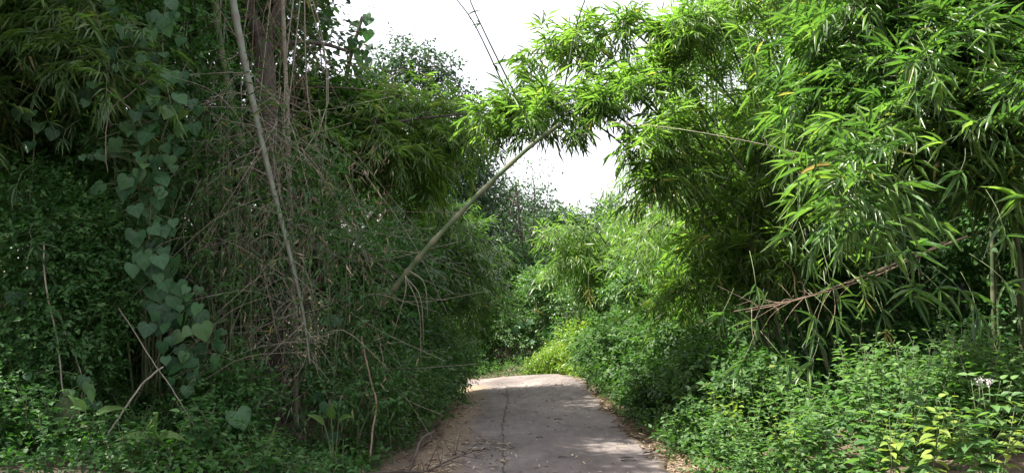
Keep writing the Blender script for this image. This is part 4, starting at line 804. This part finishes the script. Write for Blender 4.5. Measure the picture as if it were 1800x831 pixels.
# big single leaves at lower left
def broad_plant(label, px, py, items, d, mat):
    b_ = at(px, py, d); b_[2] = float(gz(b_[0], d)); e = empty('broad_leaved_plant', b_, label, 'plant'); P = Geo()
    for x, y, L_, w_, dr, u in items:
        q = at(x, y, d); leaf_object('broad', mat, e, q, dr, u, L_, w_, rnd=.6); tube(P, spline([b_ - np.array((0, 0, .03)), (b_ + q) / 2 + np.array((0, .05, .05)), q], 6), .009, .005, 5)
    P.build('stem', M_STEM, e); return e
broad_plant('plant with one very large upright dark leaf at lower left', 115, 780, [(112, 752, .34, .24, (-.1, .25, 1), (.5, -1, -.1)), (95, 762, .24, .15, (-.6, -.2, .5), (.3, -.6, 1)), (122, 760, .2, .12, (.7, -.3, .4), (-.2, -.6, 1))], 7.3, M_BROWN_BROAD)
broad_plant('plant with a long pointed leaf reaching right at lower left', 150, 775, [(165, 730, .30, .10, (1, -.1, .35), (-.2, -.8, 1)), (150, 722, .2, .09, (-.5, -.3, .7), (0, -.8, 1))], 7.2, M_BROAD)
broad_plant('lobed bright green plant in front of the dead sticks at lower left', 270, 790, [(262, 770, .26, .13, (-1, -.3, .15), (0, -.5, 1)), (275, 768, .28, .12, (1, -.3, .1), (0, -.5, 1)), (268, 765, .22, .12, (.2, -.4, .7), (0, -1, .6)), (255, 775, .18, .1, (-.6, -.5, -.2), (0, -.7, 1)), (285, 775, .18, .1, (.6, -.5, -.2), (0, -.7, 1))], 7.0, M_BROAD)
broad_plant('small plant with pointed leaves at the foot of the dead twigs', 585, 790, [(570, 745, .2, .1, (-.5, -.4, .5), (0, -.8, 1)), (595, 740, .2, .1, (.5, -.4, .3), (0, -.8, 1)), (582, 735, .18, .1, (.1, -.5, .8), (0, -1, .6))], 8.3, M_BROAD)

# ------------------------------------------------------------------ low ground cover, grass and litter
rng = np.random.default_rng(108)
def cover(name, label, n, xf, mat, L, W, hmax, tpl=OVATE, k=4, kind='stuff', cat='ground cover'):
    xy = xf(n); z = gz(xy[:, 0], xy[:, 1]); h = rng.random(len(xy)) ** 1.3 * hmax
    org = np.column_stack((xy, z + h * .9 + .01)); ax = rng.normal(0, .7, (len(xy), 3)) + (0, 0, .5)
    pos, d, up, si = sprays(org, ax, k, L * 1.6, (75, 25), .2, .3); sc = rng.uniform(.6, 1.3, len(pos)); g = Geo()
    leaves(g, tpl, pos, d, up, L * sc, W * sc, np.clip(rng.random(len(xy))[si] * .6 + rng.random(len(pos)) * .4, 0, 1))
    return tag(g.build(name, mat), label, cat, kind=kind)
def band(n, off0, off1, s0, s1, side):
    s = rng.uniform(s0, s1, n); i = np.searchsorted(CL[:, 1][:80], s).clip(1, 79) if False else np.array([np.argmin(np.abs(CLS - q)) for q in s])
    off = rng.uniform(0, 1, n) ** .8 * (off1 - off0) + off0 + .06 * np.sin(s * 3.1) + .05 * np.sin(s * 7.7)
    return CL[i] + nrc[i] * (side * off)[:, None] + tgc[i] * rng.uniform(-.12, .12, n)[:, None]
cover('ground_cover', 'low leafy ground cover along the right edge of the lane', 2600, lambda n: band(n, 1.50, 2.4, 12.5, 27.2, 1), M_VERGE, .07, .042, .30)
cover('ground_cover', 'low leafy ground cover along the left edge of the lane', 3000, lambda n: band(n, 1.50, 2.4, 16.0, 27.5, -1), M_SMALL, .05, .03, .28)
cover('ground_cover', 'mixed low plants on the ground at lower left', 3600, lambda n: np.column_stack((rng.uniform(-6.2, -1.38, n), rng.uniform(6.0, 9.6, n))), M_SMALL, .065, .036, .26)
cover('ground_cover', 'shaded green plants edging the far side of the bend', 3400, lambda n: band(n, 1.42, 2.9, 27.6, 37, 1), M_VERGE, .07, .035, .40)
cover('ground_cover', 'dark low plants on the bank under the right bamboo', 3400, lambda n: np.column_stack((rng.uniform(3.0, 13, n), rng.uniform(7.5, 24, n))), M_SMALL, .17, .10, .6, QUAD)
cover('ground_cover', 'dark low plants on the bank behind the left thicket', 2400, lambda n: np.column_stack((rng.uniform(-12, -2.8, n), rng.uniform(9.5, 22, n))), M_SMALL, .12, .07, .45, QUAD)
# yellow green sunlit grass at the bend
g = Geo(); n = 3200; xy = np.column_stack((rng.normal(1.35, .42, n), rng.normal(23.0, .5, n)))
xy = xy[road_dist(xy[:, 0], xy[:, 1]) > 1.40]; n = len(xy); org = np.column_stack((xy, gz(xy[:, 0], xy[:, 1])))
h_ = rng.uniform(.08, .75, n) * np.clip(1.2 - .5 * np.abs(xy[:, 0] - 1.6), .3, 1)
leaves(g, LANCE, org, rng.normal(0, .35, (n, 3)) + (0, 0, 1), rng.normal(0, 1, (n, 3)), h_ * .6 + .06, .014)
pos, d, up, si = sprays(org + np.column_stack((rng.normal(0, .05, (n, 2)), h_)), rng.normal(0, .8, (n, 3)) + (0, 0, .5), 4, .08, (75, 25), .2, .3); leaves(g, QUAD, pos, d, up, rng.uniform(.04, .09, len(pos)), .035)
tag(g.build('grass', M_GRASS), 'yellow green grass and small weeds in the sun at the bend', 'grass', kind='stuff')
# dry bamboo leaves: along both margins and scattered on the slab
def litter(name, label, xy, Lr=(.06, .17), up_=.02, mat=None):
    n = len(xy); dr_ = road_dist(xy[:, 0], xy[:, 1]); zr = road_z(xy[:, 0], xy[:, 1]) + .012 + .010 * fbm(xy[:, 0], xy[:, 1], 1.6); z = np.where(dr_ < HALF, zr, gz(xy[:, 0], xy[:, 1])) + rng.random(n) * up_ + .012
    a_ = rng.uniform(0, 6.28, n); g = Geo(); ln = rng.uniform(*Lr, n); leaves(g, LANCE, np.column_stack((xy, z)), np.column_stack((np.cos(a_), np.sin(a_), rng.normal(.02, .12, n))), np.array((0, 0, 1.0)) + rng.normal(0, .3, (n, 3)), ln, rng.uniform(.012, .024, n))
    return tag(g.build(name, mat or M_DRYLEAF), label, 'leaf litter', kind='stuff')
litter('leaf_litter', 'dry fallen leaves heaped along the right edge of the lane', band(2400, 1.27, 1.85, 9, 22, 1), up_=.06)
litter('leaf_litter', 'dry fallen leaves strewn along the left edge of the lane', np.vstack((band(520, .85, 1.75, 11, 22, -1), band(330, .3, 1.4, 13, 17.0, -1))), up_=.04, mat=M_PALELEAF)
litter('leaf_litter', 'stray dry leaves scattered over the concrete', band(420, -1.2, 1.2, 9.5, 26, 1), (.03, .10), .004, M_PALELEAF)
litter('leaf_litter', 'dead leaves on the ground under the dry twigs', np.column_stack((rng.uniform(-3.6, -1.5, 1800), rng.uniform(7.2, 9.8, 1800))), up_=.1)

# fallen twigs on the lane
def fallen(label, x, y, ln, ang, r):
    z = float(road_z(x, y)) + .012 + r + .010 * float(fbm(x, y, 1.6)) + .004; e = empty('fallen_twig', (x, y, z), label, 'twig', 'fallen twigs on the lane'); a_ = np.array((x, y, z)); dv = np.array((math.cos(ang), math.sin(ang), 0))
    g = Geo(); tube(g, spline([a_ - dv * ln / 2, a_ + np.array((0, .012, .004)), a_ + dv * ln / 2], 7), r, r * .6, 5); g.build('stem', M_BARK if r > .006 else M_TWIG, e)
for lab, px, py, ln, ang, r in (('dark twig lying by the right side of the lane, nearer of a pair', 1100, 806, .17, .15, .008), ('dark twig lying by the right side of the lane, farther of a pair', 1098, 801, .16, .2, .008), ('thin pale crooked twig on the right of the lane', 1090, 782, .2, -.6, .005), ('short dark twig in the middle of the lane', 987, 799, .1, 0, .007), ('small dark twig on the lane right of the crack', 948, 766, .1, .3, .007), ('small dark twig far up the middle of the lane', 980, 735, .13, .1, .008), ('short dark twig near the crack at the bottom', 945, 817, .08, .1, .006), ('tiny twig left of the crack at the bottom', 860, 815, .09, -.1, .006)):
    d = (EYE) * F / (py - HORIZON); fallen(lab, (px - CX) / F * d, d, ln, ang, r)
# the fallen dead branch at the bottom edge
b = np.array(((690 - CX) / F * 8.4, 8.4, 0)); b[2] = float(gz(b[0], b[1])) + .03
e = empty('fallen_branch', b, 'dark dead branch with upturned twigs lying at the bottom left of the lane', 'branch')
def gp(px, py, h=0.0): d = EYE * F / (py - HORIZON); q = at(px, py, d); q = at(px, py, min(d, 8.9)); return q
p = spline([at(590, 838, 7.9), at(690, 828, 7.95), at(745, 828, 8.0), at(790, 808, 8.2), at(830, 793, 8.4)], 20); p[:, 2] = np.maximum(p[:, 2], .05)
g = Geo(); tube(g, p, .016, .006, 6); g.build('stem', M_BARK, e, smooth=True)
p2 = spline([at(716, 831, 8.0), at(730, 800, 8.1), at(742, 770, 8.2), at(765, 758, 8.3)], 10); g = Geo(); tube(g, p2, .020, .010, 6); g.build('side_branch', M_BARK, e, smooth=True)
for (x0, y0), (x1, y1) in (((800, 800), (778, 765)), ((800, 800), (812, 745)), ((775, 815), (768, 790)), ((770, 818), (778, 790)), ((745, 828), (738, 800)), ((760, 823), (800, 810)), ((790, 808), (828, 822)), ((805, 803), (800, 770)), ((815, 798), (845, 770)), ((735, 790), (770, 760)), ((750, 826), (792, 735)), ((812, 800), (850, 806))):
    q0, q1 = at(x0, y0, 8.15), at(x1, y1, 8.15 + rng.normal(0, .1)); g = Geo(); tube(g, spline([q0, (q0 + q1) / 2 + rng.normal(0, .015, 3), q1], 5), .005, .0025, 4); g.build('twig', M_BARK, e)
